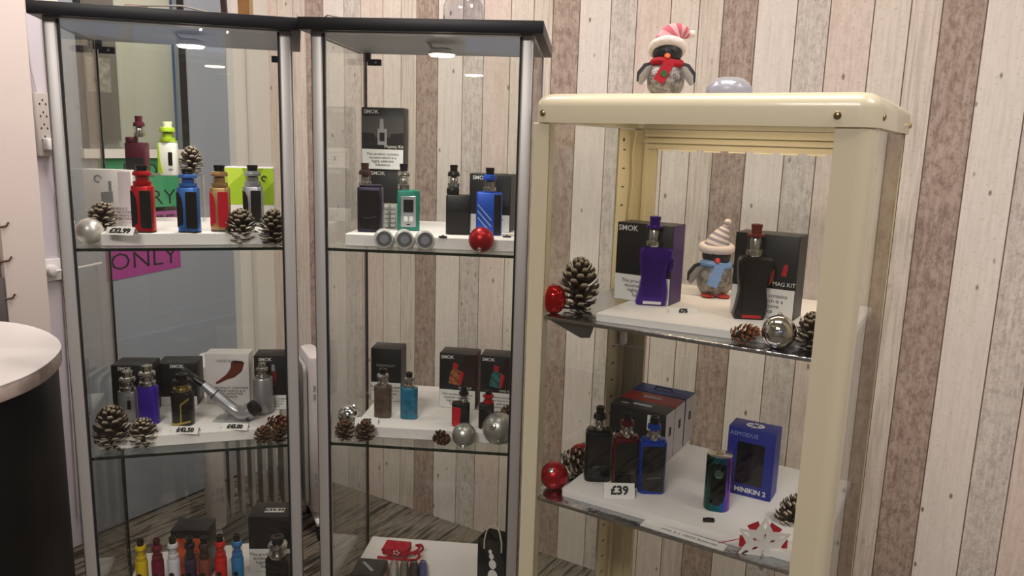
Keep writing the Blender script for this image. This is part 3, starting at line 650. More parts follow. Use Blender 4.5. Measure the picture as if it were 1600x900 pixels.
# ================================================================== LEFT CABINET, UPPER SHELF
RH = .100
rP = at(253, 346, ZLU)
rs = thing('acrylic_riser', 'clear acrylic riser at the back of the left upper shelf', 'display riser', rP + Matrix.Rotation(YL, 3, 'Z') @ Vector((0, .0, 0)), YL)
MB().box(-.085, .085, 0, .055, RH - .003, RH).build('riser_top', M_acryl, rs, 0)
for x in (-.078, .082): MB().box(x, x + .003, 0, .055, 0, RH - .003).build('riser_leg', M_acryl, rs, 0)
vape('maroon vape device standing on the clear riser, beside the lime green one', 212, 275, 181, 31, ZLU + RH, 'step', M_mar, .56, cap=M_mar, tip=M_mar, tR=.27, tx=.16, hard=True)
vape('lime green and white vape device on the clear riser', 261, 274, 190, 28, ZLU + RH, 'leaf', pm('white_enamel', 'e4e4dc', .35), .62, cap=M_grn, tip=pm('pale_tip', 'd8dcb8', .4), accent=M_grn, metal=M_grn)
cone('frosted pine cone on the clear riser beside the lime green device', 294, 272, ZLU + RH, 38, 42, 'frost', spin=.4)
def art_white(t, wd, h, y0):
    g = panel(t, 'printed_device', [(.36, .40), (.60, .42), (.60, .62), (.36, .60)], wd, h, y0, pm('print_grey', '8b8a8c', .6)); panel(t, 'printed_tank', [(.52, .62), (.58, .62), (.58, .80), (.52, .80)], wd, h, y0, M_greyink)
    MB().tube([(wd * (-.18) + wd * .07 * math.cos(a), y0 - .0002, h * .84 + wd * .07 * math.sin(a)) for a in [i * math.pi / 8 for i in range(14)]], .0018, 6).build('printed_logo', M_greyink, t)
    panel(t, 'side_band', [(.72, .05), (.98, .05), (.98, .97), (.72, .97)], wd, h, y0, pm('print_mauve', 'd9ccd2', .6))  # mauve band along the right of the front
    text('THIS PRODUCT\nCONTAINS NICOTINE\nWHICH IS A HIGHLY\nADDICTIVE SUBSTANCE', h * .062, M_ink, t, (wd * .12, y0 - .0005, h * .22), name='warning_text')
kit('white kit box with a printed device, at the left end of the left upper shelf', 172, 353, 265, 72, ZLU, .035, .66, pm('white_carton', 'e3dedd', .55), None, 0, art=art_white)
vape('red vape device with black panel on the left upper shelf', 223, 364, 258, 33, ZLU, 'wrap', M_rd, .70, rz=FACE + .1)
vape('blue vape device with black panel on the left upper shelf', 294, 364, 264, 33, ZLU, 'wrap', M_bl, .72, rz=FACE + .1)
vape('gold vape device with red panel on the left upper shelf', 344, 362, 258, 30, ZLU, 'wrap', M_gd, .67, accent=pm('red_panel', 'c3152a', .35), rz=FACE + .15)
def art_green(t, wd, h, y0):
    for i, (pts, c) in enumerate((([(.0, .32), (1, .32), (1, .98), (0, .98)], '9bb81c'), ([(.0, .60), (.5, .98), (0, .98)], 'b7cf3e'), ([(.55, .32), (1, .75), (1, .32)], '86a312'), ([(.5, .6), (.8, .98), (.35, .98)], '7e9a18'))):
        panel(t, 'green_print', pts, wd, h, y0, pm('green_print' + c, c, .5), .0004 + .0002 * i)
    MB().tube([(wd * .30 + wd * .05 * math.cos(a), y0 - .0012, h * .80 + wd * .05 * math.sin(a)) for a in [i * math.pi / 8 for i in range(14)]], .0014, 6).build('printed_logo', M_ink, t)
kit('lime green and white kit box at the right of the left upper shelf', 392, 347, 261, 70, ZLU, .045, YL - .05, pm('white_carton', 'e3dedd', .55), None, 0, art=art_green)
vape('silver and black vape device before the lime green box', 395, 354, 258, 30, ZLU, 'wrap', M_slv, .66, rz=FACE + .1)
cone('frosted pine cone behind the pearl bauble', 152, 360, ZLU, 46, 42, 'frost', spin=1)
bauble('pearl bauble at the left end of the left upper shelf', 132, 361, 20.5, 1.1845, M_pearl, (.3, .9, .3))
cone('dark frosted pine cone before the gold device, left one of the pair', 371, 384, 1.1845, 50, 54, 'dark', spin=2)
cone('dark frosted pine cone before the lime green box, right one of the pair', 423, 385, 1.1845, 50, 54, 'dark', spin=.7)
price('small white price tag before the white box on the left upper shelf', 184, 368, ZLU, 44, 12, '£32.99')

# ================================================================== LEFT CABINET, MIDDLE SHELF
CB = pm('black_carton', '17181a', .42, spec=.45); CT = pm('black_carton_top', '202123', .5)
kit('black kit box behind the silver and purple devices', 208, 648, 571, 58, ZLL, .062, YL - .18, CB, 'SMOK', .0, bx=-.15)
vape('silver vape device with a dark slot, left of the purple one', 199, 660, 580, 30, ZLL, 'slot', M_slv, .62, cap=M_steel, tip=M_steel)
vape('purple vape device on the left middle shelf', 230, 664, 571, 30, ZLL, 'marble', M_pur, .66, cap=M_steel, tip=M_steel)
kit('black kit box behind the black and gold device', 279, 634, 568, 57, ZLL, .062, YL - .12, CB, 'SMOK', .22, bx=0)
vape('black vape device with gold trim lines', 283, 666, 584, 33, ZLL, 'gold', M_black, .66, accent=pm('gold_trim', 'b39b52', .35, .6), cap=M_black, metal=pm('gold_steel', 'b8a875', .3, 1))
def art_pipe(t, wd, h, y0):
    text('VAPEONLY', wd * .10, M_greyink, t, (0, y0 - .0004, h * .86))
    panel(t, 'printed_pipe', rounded([(.22, .44), (.25, .40), (.50, .50), (.66, .54), (.84, .66), (.90, .84), (.60, .86), (.58, .72), (.48, .60), (.30, .48)], .03), wd, h, y0, pm('pipe_print', '6b2f24', .4)); panel(t, 'printed_bowl', rounded([(.62, .83), (.88, .82), (.86, .86), (.64, .87)], .02), wd, h, y0, pm('pipe_dark', '2e1712', .4), .0008)
    text('THIS PRODUCT CONTAINS\nNICOTINE WHICH IS A\nHIGHLY ADDICTIVE\nSUBSTANCE', h * .062, M_ink, t, (0, y0 - .0005, h * .24), name='warning_text')
kit('white kit box with a printed brown tobacco pipe', 357, 632, 553, 66, ZLL, .045, YL - .18, pm('white_carton', 'e3dedd', .55), None, 0, art=art_pipe)
def epipe():
    a, b = at(303, 652, ZLL), at(398, 652, ZLL)
    pp = at(378, 656, ZLL); k = dep(pp) / FPX
    t = thing('electronic_pipe', 'silver electronic smoking pipe with a clear mouthpiece, leaning on its stand', 'pipe', pp, FACE)
    def q(px, py, y=.0): return ((px - 378) * k, y, (654 - py) * k)
    MB().tube([q(320, 598), q(331, 608), q(340, 615), q(356, 630), q(366, 638), q(377, 644), q(388, 641), q(394, 637)], [.0085, .0105, .012, .012, .0125, .0165, .0185, .0165], 16).build('body', M_slv, t)
    MB().tube([q(393, 638), q(401, 631)], [.0162, .0165], 16).build('bowl_rim', M_dk, t)
    MB().tube([q(336.5, 613), q(338, 614.3)], .0126, 16).build('joint_ring', M_dk, t)
    MB().tube([q(306, 588), q(312, 593), q(320, 598)], [.006, .008, .0085], 12).build('mouthpiece_neck', M_black, t)
    MB().tube([q(286, 570), q(296, 580), q(307, 589)], [.004, .006, .007], 12).build('mouthpiece', M_tank, t)
    MB().lathe([(.003, 0), (.003, .0012)], 10).xf(Matrix.Translation(q(391, 648, -.0165)) @ Matrix.Rotation(math.pi / 2, 4, 'X')).build('fire_button', M_black, t)
    MB().box(-.055, .022, -.02, .03, 0, .003).box(-.03, -.026, -.02, .02, .003, .030).build('stand', M_acryl, t, 0)
epipe()
vape('brushed silver tube device at the right of the left middle shelf', 409, 648, 567, 31, ZLL, 'tube', M_slv, .72, tR=.30, cap=M_steel, tip=M_steel)
def art_red(t, wd, h, y0):
    panel(t, 'printed_device', [(.42, .45), (.58, .45), (.60, .70), (.44, .72)], wd, h, y0, pm('print_red', '6e1f1b', .5))
    panel(t, 'printed_tank', [(.46, .72), (.56, .72), (.55, .84), (.47, .84)], wd, h, y0, M_greyink)
kit('black kit box at the right end of the left middle shelf', 428, 640, 556, 56, ZLL, .055, YL - .15, CB, 'SMOK', .27, art=art_red, bx=-.2)
price('white price tag before the black and gold device', 288, 678, ZLL, 40, 10, '£42.50')
price('white price tag under the silver electronic pipe', 366, 672, ZLL, 40, 9, '£45.00')
cone('large frosted pine cone at the left of the left middle shelf', 166, 709, .780, 58, 68, 'dark', spin=.3)
cone('round frosted pine cone before the purple device', 217, 704, .780, 46, 46, 'frost', spin=1.3)
cone('russet pine cone lying at the right of the left middle shelf', 436, 676, ZLL, 26, 44, 'red', (1.5, .5))
cone('small brown pine cone at the right front of the left middle shelf', 408, 697, .780, 30, 27, 'brown', spin=.9)
cone('small brown pine cone touching the cabinet post on the left middle shelf', 434, 696, .780, 27, 26, 'brown', spin=2.2)

# ================================================================== LEFT CABINET, LOW SHELF
PENS = [(220, 843, 'd2b416', 'yellow', None), (245, 842, '6e1a33', 'maroon', '6e1a33'), (270, 839, 'd3d0d8', 'white', None), (296, 839, '352545', 'dark purple', '221828'), (318, 839, '7a4038', 'brown red', '3a2a28'), (343, 836, 'c4201f', 'bright red', None), (369, 835, '2f74ac', 'blue', None)]
for i, (x, yt, hx, nm, cp) in enumerate(PENS):
    c = metal(hx, .4, .15)
    vape('%s pen-shaped vape device in the row low in the left cabinet' % nm, x + 3, 958, yt, 19.5, ZLB, 'pen', c, .72, cap=metal(cp, .4, .15) if cp else c, tip=M_black if nm != 'maroon' else metal('4a1424', .4, .2), tR=.40, group='pen devices low in the left cabinet', name='vape_pen')
def art_or(t, wd, h, y0):
    panel(t, 'orange_print', [(.10, .10), (.98, .10), (.98, .84), (.10, .84)], wd, h, y0, pm('orange_print', 'b4481c', .5, var=.6, vscale=30))
kit('black and orange kit box behind the row of coloured pens', 299, 905, 829, 56, ZLB, .06, YL - .2, CB, None, 0, art=art_or)
kb = kit('big black kit box with a price tag on top, low in the left cabinet', 423, 893, 808, 64, ZLB, .075, YL - .2, CB, None, .42)
vape('black vape device before the big black box low in the left cabinet', 433, 935, 838, 35, ZLB, 'plain', M_black, .66, cap=M_steel, tip=M_dk, hard=True)
_p = kb.matrix_basis @ Vector((.006, -.005, 0)); _p.z = ZLB + hgt(at(423, 893, ZLB), 808) + .0005
pt_ = thing('price_tag', 'white price tag lying on top of the big black box', 'price tag', _p, YL - .2)
MB().box(-.022, .022, -.010, .010, 0, .0008).build('folded_card', M_print, pt_, 0); text('£39.99', .016, M_ink, pt_, (0, 0, .0011), (0, 0, 0), name='price_figures', bold=.0005)
sb = thing('white_cap', 'small white plastic cap behind the red pen', 'cap', at(356, 880, ZLB), FACE)
MB().lathe([(.009, 0), (.0095, .006), (.0085, .014), (.006, .016)], 16).build('cap_shell', M_white, sb)

# ================================================================== MIDDLE CABINET, UPPER SHELF
def art_kit(t, wd, h, y0):
    panel(t, 'grey_print', [(.0, .52), (1, .52), (1, .86), (0, .86)], wd, h, y0, pm('print_dark_grey', '4a4a4a', .5))
    panel(t, 'dark_wedge', [(.0, .34), (.38, .40), (.30, .58), (0, .60)], wd, h, y0, M_blackm, .0007); panel(t, 'dark_wedge', [(.62, .40), (1, .34), (1, .60), (.7, .58)], wd, h, y0, M_blackm, .0007)
    p = panel(t, 'printed_device', [(.38, .40), (.60, .40), (.60, .66), (.38, .66)], wd, h, y0, pm('print_silver', '9a9a98', .4), .0009)
    panel(p, 'printed_screen', [(.43, .46), (.55, .46), (.55, .60), (.43, .60)], wd, h, y0, M_blackm, .0012)
    panel(t, 'printed_tank', [(.43, .66), (.53, .66), (.52, .82), (.44, .82)], wd, h, y0, pm('print_silver', '9a9a98', .4), .0009)
    text('Majesty Kit', wd * .10, M_print, t, (wd * .27, y0 - .0008, h * .375))
b0 = kit('black kit box under another box at the back of the middle upper shelf', 598, 348, 265, 62, ZMU, .05, YM, CB, 'SMOK', .25, bx=-.12)
_pb = at(598, 348, ZMU); _hb = hgt(_pb, 265)
_pt = _pb + Vector((0, 0, _hb)); 
k2 = kit('black kit box with a grey device picture, topmost of the stack', *proj(_pt)[:2], 168, 66, _pt.z + .0003, .05, YM, CB, 'SMOK', .33, art=art_kit, bx=-.27)
vape('black and dark purple vape device at the left of the middle upper shelf', 577, 363, 255, 38, ZMU, 'frame', pm('dark_purple_body', '241d38', .3, .4), .66, tx=-.22, tR=.25, cap=pm('dark_red_cap', '3a1a1c', .4), tip=pm('dark_red_cap', '3a1a1c', .4), hard=True)
vape('teal vape device with a silver front plate and screen', 638, 361, 256, 35, ZMU, 'screen', pm('teal_resin', '0f7a66', .35, .1, var=.3, vscale=60), .61, tx=-.22, tR=.27, cap=M_steel, tip=M_dk, accent=pm('silver_plate', 'b9bcc0', .35, .6), hard=True, rz=FACE + .12)
ct = thing('coil_pack', 'clear blister pack of white coils between the devices', 'coil pack', at(609, 357, ZMU), FACE)
_k = dep(at(609, 357, ZMU)) / FPX
MB().rbox(20 * _k, .012, 0, 38 * _k, .002, .001, 0, .01).build('backing_card', pm('card_grey', 'bdb9b2', .6), ct)
for i in range(5):
    for s in (-1, 1): MB().lathe([(.0035, -.004), (.0042, 0), (.0035, .004)], 10).xf(Matrix.Translation((s * 5 * _k, .0015, (5 + 7 * i) * _k)) @ Matrix.Rotation(math.pi / 2, 4, 'Y')).build('coil', M_white, ct)
def tin(label, px, py, rpx):
    P = at(px, py + rpx, 1.187); r = rpx * dep(P) / FPX
    t = thing('round_tin', label, 'tin', P + Vector((0, 0, 0)), FACE + .25, 'round tins on the middle upper shelf')
    rot = Matrix.Translation((0, 0, r)) @ Matrix.Rotation(math.pi / 2, 4, 'X')
    b = MB().lathe([(r * .95, -.016), (r, -.015), (r, -.004), (r * .98, -.003), (r * .98, 0), (r * .9, .001)], 28).xf(rot).build('tin_body', pm('tin_clear', 'd5d3d0', .3, .2), t)
    MB().lathe([(r * .80, .0008), (r * .80, .0018), (0, .0018)], 28).xf(rot).build('tin_label', pm('tin_label', '5a5d62', .5), t)
    MB().lathe([(r * .45, .0019), (r * .45, .0023), (r * .36, .0023)], 24).xf(rot).build('label_ring', pm('tin_ring', '85888c', .5), t)
tin('leftmost of three round tins standing along the shelf edge', 600, 373, 15); tin('middle one of three round tins standing along the shelf edge', 632, 374, 15); tin('rightmost of three round tins standing along the shelf edge', 664, 375, 15)
vape('black stepped vape device at the right of the middle upper shelf', 715, 367, 258, 38, ZMU, 'step', M_black, .58, tx=-.22, tR=.24, cap=M_black, tip=M_black, hard=True)
def art_side(t, wd, h, y0):
    panel(t, 'grey_print', [(.55, .45), (.98, .45), (.98, .97), (.40, .97)], wd, h, y0, pm('print_charcoal', '2b2c2f', .5))
kit('black kit box behind the blue device on the middle upper shelf', 764, 362, 272, 64, ZMU, .055, YM - .12, CB, 'SMOK', .30, art=art_side, side=pm('carton_side_grey', '35363a', .5), bx=-.25)
vape('bright blue vape device with slanted grooves behind the red bauble', 763, 368, 262, 40, ZMU, 'slash', metal('1f55c8', .35, .3), .64, tx=.0, tR=.26, cap=metal('1f55c8', .35, .3), tip=M_dk, hard=True)
bauble('red satin bauble at the front of the middle upper shelf', 752, 374.5, 20, 1.187, M_red, (-.1, -.75, -.65))
for lb, x in (('small black clip lying left of the black stepped device', 692), ('small black clip lying at the right end of the middle upper shelf', 792)):
    t = thing('black_clip', lb, 'clip', at(x, 371, ZMU), YM); MB().rbox(.017, .006, 0, .003, .002, .0008).build('clip_body', M_black, t); MB().rbox(.006, .004, .003, .0045, .001, .0005).build('clip_tab', M_blackm, t)

# ================================================================== MIDDLE CABINET, MIDDLE SHELF
def art_min(t, wd, h, y0):
    text('MINIMALIST', wd * .12, M_greyink, t, (0, y0 - .0005, h * .68))
    panel(t, 'printed_mark', rounded([(.30, .60), (.36, .60), (.36, .64), (.30, .64)], .02), wd, h, y0, M_greyink)
mn = kit('tall black kit box at the left of the middle shelf, behind the brown device', 603, 627, 545, 47, ZML, .055, YM, CB, None, .36, art=art_min, side=pm('carton_side_grey', '35363a', .5))
vape('brown wood-effect vape device, left of the blue one', 597, 654, 576, 27, ZML, 'marble', pm('brown_resin', '54443a', .35, .1, var=.35, vscale=70), .66, tR=.33, cap=M_steel, tip=M_black)
vape('blue resin vape device with a clear tank', 638, 656, 582, 27, ZML, 'marble', pm('blue_resin', '1f6d8c', .3, .1, var=.35, vscale=70), .68, tR=.30, cap=M_steel, tip=M_black)
def art_gun(c1, c2):
    def f(t, wd, h, y0):
        panel(t, 'wine_print', [(.45, .42), (1, .42), (1, .98), (.70, .98)], wd, h, y0, pm('print_wine', '2a1218', .5))
        panel(t, 'printed_device', [(.26, .46), (.56, .42), (.68, .66), (.40, .74), (.30, .66)], wd, h, y0, pm('gun' + c1, c1, .5, var=.6, vscale=150), .0008)
        panel(t, 'printed_device', [(.60, .44), (.68, .66), (.58, .70), (.54, .44)], wd, h, y0, pm('gun' + c2, c2, .5), .001)
        panel(t, 'printed_tank', [(.36, .74), (.50, .72), (.52, .82), (.38, .84)], wd, h, y0, pm('print_crimson', 'b01a24', .5), .0009)
        text('MAG KIT', wd * .09, M_print, t, (wd * .22, y0 - .0006, h * .38))
    return f
kit('black and red kit box with a red device picture, left of its pair', 714, 638, 553, 57, ZML, .055, YM - .06, CB, 'SMOK', .34, art=art_gun('9a5a34', 'b8141f'), side=pm('carton_red', '6a1420', .5), bx=-.28)
kit('black and red kit box with a teal device picture, right of its pair', 777, 643, 557, 56, ZML, .055, YM - .06, CB, 'SMOK', .34, art=art_gun('2d6a68', 'c01c2c'), side=pm('carton_red', '6a1420', .5), bx=-.28)
vape('black vape device with a red grip panel, behind the small silver bauble', 719, 667, 604, 28, ZML, 'duo', M_dk, .60, accent=pm('red_panel', 'b3152a', .35), tx=.15, tR=.27, cap=M_black, tip=M_black)
vape('black and red vape device behind the big grey bauble', 759, 671, 610, 24, ZML, 'duo', pm('black_resin', '1d1c1c', .3), .66, accent=M_black, tx=.12, tR=.34, cap=M_rd, tip=M_black, metal=M_rd)
bauble('small silver satin bauble at the front of the middle shelf', 722.5, 685.5, 19, .790, M_silver, (-.05, -.7, -.7))
bauble('big grey satin bauble beside the right post of the middle cabinet', 779, 669, 25.5, .790, M_silver, (-.32, -.85, .45))
bauble('silver mirror bauble at the left end of the middle shelf', 530, 648, 16.5, .790, M_mirror, (.4, .5, .75), True)
cone('brown pine cone under the mirror bauble at the left', 533, 695, .790, 34, 32, 'brown', spin=.2)
cone('round brown pine cone right of the one under the mirror bauble', 566, 696, .790, 34, 33, 'brown', spin=1.9)
cone('dark brown pine cone lying left of the small silver bauble', 686, 705, .790, 25, 36, 'brown', (1.45, -.4))
cone('small pine cone behind the big grey bauble', 793, 660, ZML, 26, 24, 'brown', spin=.5)
price('white price tag at the left of the middle cabinet, before the brown device', 572, 664, ZML, 36, 10, '£85')

# ================================================================== MIDDLE CABINET, LOW SHELF
def sledge():
    P = at(625, 876, ZMB); k = dep(P) / FPX
    t = thing('red_sledge', 'red felt sledge ornament on the white board', 'sledge', P, FACE - .12)
    red = pm('red_felt', 'b3122b', .8, bump=.3, bscale=300)
    for y in (0, .035):
        pth = [(-.055, y, .004), (-.02, y, .003), (.02, y, .003), (.038, y, .006), (.047, y, .014), (.046, y, .022), (.038, y, .024), (.035, y, .019)]
        MB().tube(pth, .0032, 8).build('runner', red, t)
        MB().box(-.03, -.024, y - .002, y + .002, .003, .014).box(.008, .014, y - .002, y + .002, .003, .014).build('strut', red, t, 0)
    MB().rbox(.062, .042, .013, .030, .004, .002, -.012, .0175).build('seat', red, t)
    MB().tube([(.012, .0, .022), (.03, .0, .023), (.044, .008, .03), (.044, .028, .03), (.03, .035, .023)], .003, 8).build('bow_rail', red, t)
    for i in range(5): MB().lathe([(.0022, 0), (.0022, .0008)], 8).xf(Matrix.Translation((-.008 + .006 * math.cos(i * 1.257), -.0035, .022 + .005 * math.sin(i * 1.257))) @ Matrix.Rotation(math.pi / 2, 4, 'X')).build('stitched_dot', M_print, t)
sledge()
bxp = at(570, 905, ZMB)
def art_pen(t, wd, h, y0): pass
tb = kit('dark flat kit box with a printed pen, left of the red sledge', 570, 925, 899, 46, ZMB, .07, YM, pm('olive_black_carton', '23241f', .5), None, 0)
_h = hgt(at(570, 925, ZMB), 899)
MB().tube([(-.018, .02, _h + .0002), (.012, -.015, _h + .0002)], [.003, .0035], 8, flat=.1).build('printed_pen', pm('print_pen', '8d8f92', .4), tb)
for i, (x, hx, nm) in enumerate(((600, '8d5f52', 'copper'), (615, 'a9aaa8', 'silver'), (631, '6d6c62', 'grey green'), (646, '25222c', 'black'), (660, '3c4a86', 'blue'))):
    P = at(x + 1, 884, ZMB); k = dep(P) / FPX; r = 6.6 * k
    t = thing('vape_pen', '%s slim pen lying in the fan of five pens before the sledge' % nm, 'vape pen', P, FACE + .12, 'slim pens before the red sledge')
    MB().tube([(0, 0, r), (0, -.004, r), (0, -.012, r), (0, -.085, r)], [r * .55, r * .85, r, r], 14).build('body', metal(hx, .3, .5), t)
    MB().tube([(0, -.016, r), (0, -.018, r)], r * 1.04, 14).build('collar', M_steel, t)
def bag():
    P = at(768, 945, ZMB); k = dep(P) / FPX
    t = thing('gift_bag', 'small black paper gift bag with a white snowman and cord handles', 'gift bag', P, YM - .32)
    wd, d, h = 52 * k, .05, hgt(P, 846)
    pb = pm('black_paper', '14171a', .7)
    MB().box(-wd / 2, wd / 2, 0, .001, 0, h).box(-wd / 2, wd / 2, d - .001, d, 0, h).box(-wd / 2, -wd / 2 + .001, .001, d - .001, 0, h).box(wd / 2 - .001, wd / 2, .001, d - .001, 0, h).box(-wd / 2, wd / 2, 0, d, 0, .001).build('bag_body', pb, t, 0)
    for y in (-.001, d + .001):
        MB().tube([(-wd * .28, y, h * .86), (-wd * .28, y, h), (-wd * .2, y, h + .025), (-.0, y + .004, h + .038), (wd * .2, y, h + .025), (wd * .28, y, h), (wd * .28, y, h * .86)], .0016, 6).build('cord_handle', pm('white_cord', 'cfc8ba', .8), t)
    for i, (x, z, r) in enumerate(((.0, .24, .0135), (.001, .46, .0115), (.0, .64, .0085), (-.003, .76, .0055), (-.006, .83, .004))):
        MB().lathe([(r, 0), (r, .0006), (0, .0006)], 18).xf(Matrix.Translation((x, -.0001, z * h)) @ Matrix.Rotation(math.pi / 2, 4, 'X') @ Matrix.Diagonal((1, 1.25, 1, 1))).build('snowman_print', M_print, t)
bag()

# ================================================================== CREAM CABINET, UPPER SHELF
bauble('shiny red lantern-shaped bauble at the left post of the cream cabinet', 858, 470, 19, ZC1, M_redg, (0, 0, 1), oval=1.25)
cone('large dark frosted pine cone in the cream cabinet beside the red bauble', 905, 493, ZC1, 66, 84, 'dark', spin=.2)
kit('black and purple kit box behind the purple device', 1001, 472, 350, 78, ZQ1, .060, -.02, CB, 'SMOK', .34, side=pm('carton_purple', '47246e', .5), bx=-.30)
vape('metallic purple gun-shaped vape device', 1017, 478, 338, 54, ZQ1, 'mag', metal('46208a', .28, .5), .66, tx=-.02, tR=.24, cap=metal('46208a', .28, .5), tip=metal('46208a', .28, .5), dr=.5, accent=metal('3a1a78', .3, .5), rz=FACE - .15)
kit('black kit box behind the black and red device', 1188, 495, 366, 82, ZQ1, .060, -.02, CB, None, .36, side=pm('carton_side_grey', '35363a', .5), art=lambda t, wd, h, y0: (panel(t, 'printed_device', [(.76, .52), (.84, .52), (.86, .66), (.80, .66)], wd, h, y0, pm('print_crimson', 'b01a24', .5)), text('MAG KIT', wd * .09, M_print, t, (wd * .32, y0 - .0006, h * .42))))
vape('black gun-shaped vape device with red markings', 1172, 500, 350, 56, ZQ1, 'mag', M_black, .66, tx=.02, tR=.23, cap=pm('red_brown_cap', '7a2f28', .35, .3), tip=pm('red_brown_cap', '7a2f28', .35, .3), dr=.5, rz=FACE - .1)
price('white price tag between the purple and black devices', 1068, 491, ZQ1, 46, 9, '£75')
def penguin(label, px, py, ytop, z, rz, scarf, hatA, hatB, dot=None, hat_up=False, beakc='d9622c', base=False):
    P = at(px, py, z) if py else aty(px, 130, 1.30); P.z = z; H_ = hgt(P, ytop)
    t = thing('toy_penguin', label, 'toy penguin', P + Matrix.Rotation(rz, 3, 'Z') @ Vector((0, .03, 0)), rz)
    s = H_ / (.155 if not hat_up else .185)
    fz = pm('glitter_grey', '8d8884', .35, .6, bump=1, bscale=260, var=.5, vscale=120); dk = pm('penguin_dark', '2a2a2e', .45, .2, bump=.5, bscale=200)
    Sc = Matrix.Scale(s, 4)
    MB().lathe([(.018, 0), (.030, .004), (.041, .022), (.043, .040), (.038, .060), (.028, .076), (.024, .082)], 28).xf(Sc).build('body', fz, t)
    MB().sphere((0, .012, .042), .0415, .036, .043).xf(Sc).build('back', dk, t)
    hd = MB().sphere((0, 0, .100), .034, .032, .030).xf(Sc).build('head', dk, t)
    MB().lathe([(.0075, 0), (.005, .007), (.001, .013)], 12).xf(Sc @ Matrix.Translation((-.002, -.030, .090)) @ Matrix.Rotation(math.pi / 2 + .35, 4, 'X')).build('beak', pm('beak' + beakc, beakc, .6), hd)
    for x in (-.011, .009): MB().sphere((x, -.0300, .103), .0036, .0024, .0036, 10, 6).xf(Sc).build('eye', M_black, hd)
    wg = pm('wing_dark', '26262a', .6); wl_ = pm('wing_grey', '9a948f', .7)
    for sg in (-1, 1):
        pth = [(sg * .026, .0, .074), (sg * .044, -.004, .066), (sg * .056, -.006, .050), (sg * .062, -.006, .034)]
        w_ = MB().tube(pth, [.0035, .0048, .0048, .002], 10, flat=2.7).xf(Sc).build('wing', wg, t)
        MB().tube([(x - sg * .003, y - .0025, q - .005) for x, y, q in pth], [.0035, .0042, .0042, .0018], 10, flat=2.4).xf(Sc).build('wing_lining', wl_, w_)
    sm = pm('scarf' + scarf, scarf, .85, bump=.4, bscale=250)
    rp = [(.031 * math.cos(a), .030 * math.sin(a), .078 + .003 * math.sin(2 * a)) for a in [2 * math.pi * i / 24 for i in range(25)]]
    sf = MB().tube(rp, .0085, 8).xf(Sc).build('scarf', sm, t)
    tail = MB().ext([(-.012, 0), (.012, .0), (.013, -.052), (-.012, -.052)], -.0025, .0025, .001).xf(Sc @ Matrix.Translation((.004, -.040, .078)) @ Matrix.Rotation(-.20, 4, 'X') @ Matrix.Rotation(.5 if not hat_up else .35, 4, 'Y')).build('scarf_tail', sm, sf)
    if dot: MB().lathe([(.0075, 0), (.0075, .0015), (0, .0015)], 16).xf(Sc @ Matrix.Translation((-.009, -.0480, .050)) @ Matrix.Rotation(math.pi / 2 - .2, 4, 'X')).build('green_dot', pm('green_felt', dot, .85), sf)
    fl = pm('fleece' + hatA, hatA, .95, bump=.8, bscale=180)
    tl = -.5 if not hat_up else .12
    brim = [(.033 * math.cos(a), .006 + .031 * math.sin(a), (.110 if not hat_up else .116) + tl * .031 * math.sin(a)) for a in [2 * math.pi * i / 24 for i in range(25)]]
    hat = MB().tube(brim, .011, 10).xf(Sc).build('hat_brim', fl, t)
    if not hat_up:
        seq = [((.0, .008, .118), .033), ((.008, .008, .136), .030), ((.021, .006, .146), .023), ((.034, .004, .146), .016), ((.043, .003, .140), .010), ((.047, .003, .135), .006)]; pom = (.053, .002, .143)
    else:
        seq = [((0, .004, .118), .032), ((.003, .004, .130), .028), ((.007, .004, .142), .023), ((.012, .004, .154), .017), ((.017, .004, .165), .010), ((.019, .003, .172), .006)]; pom = (.021, .003, .178)
    mA, mB = pm('hat' + hatB, hatB, .9, bump=.4, bscale=250), (fl if hat_up else pm('hat_pink', 'd9a3a8', .9, bump=.4, bscale=250))
    # one smooth drooping cone, cut into bands that share their rims
    K = 10; P_ = []
    for j in range(K + 1):
        f = j / K * (len(seq) - 1); i = min(int(f), len(seq) - 2); f -= i
        q = [Vector(seq[min(max(i + e, 0), len(seq) - 1)][0]) for e in (-1, 0, 1, 2)]; rr = [seq[min(max(i + e, 0), len(seq) - 1)][1] for e in (-1, 0, 1, 2)]
        cr = lambda p: .5 * ((p[1] * 2) + (p[2] - p[0]) * f + (p[0] * 2 - p[1] * 5 + p[2] * 4 - p[3]) * f * f + (p[1] * 3 - p[0] - p[2] * 3 + p[3]) * f ** 3)
        P_.append((cr(q), max(cr(rr), .004)))
    RG = []
    for j in range(K + 1):
        tn = (P_[min(j + 1, K)][0] - P_[max(j - 1, 0)][0]).normalized(); ay = Vector((0, 1, 0)); ax = ay.cross(tn).normalized()
        RG.append([tuple(P_[j][0] + ax * (P_[j][1] * math.cos(2 * math.pi * n / 20)) + ay * (P_[j][1] * math.sin(2 * math.pi * n / 20))) for n in range(20)])
    for j in range(K): MB().rings([RG[j], RG[j + 1]], j == 0, j == K - 1).xf(Sc).build('hat_band', mB if j % 2 else mA, hat, 80)
    MB().sphere(pom, .009, seg=14, n=8).xf(Sc).build('pompom', fl, hat)
    if base:
        for sg in (-1, 1): MB().sphere((sg * .018, -.028, .004), .017, .018, .004, 16, 8).xf(Sc).build('foot', pm('felt_red_foot', 'b5342c', .8), t)
    return t
penguin('toy penguin in a grey striped hat and blue scarf, inside the cream cabinet', 1118, 466, 345, ZQ1, FACE - .1, '7d9fd0', 'd8cbc8', '8f8a98', None, True, 'cc3a30', True)
cone('russet pine cone lying before the black gun-shaped device', 1157, 547, ZC1, 34, 46, 'red', (1.3, .4))
bauble('large silver mirror bauble at the front of the cream upper shelf', 1213, 522, 27, ZC1, M_mirror, (.2, .6, .8))
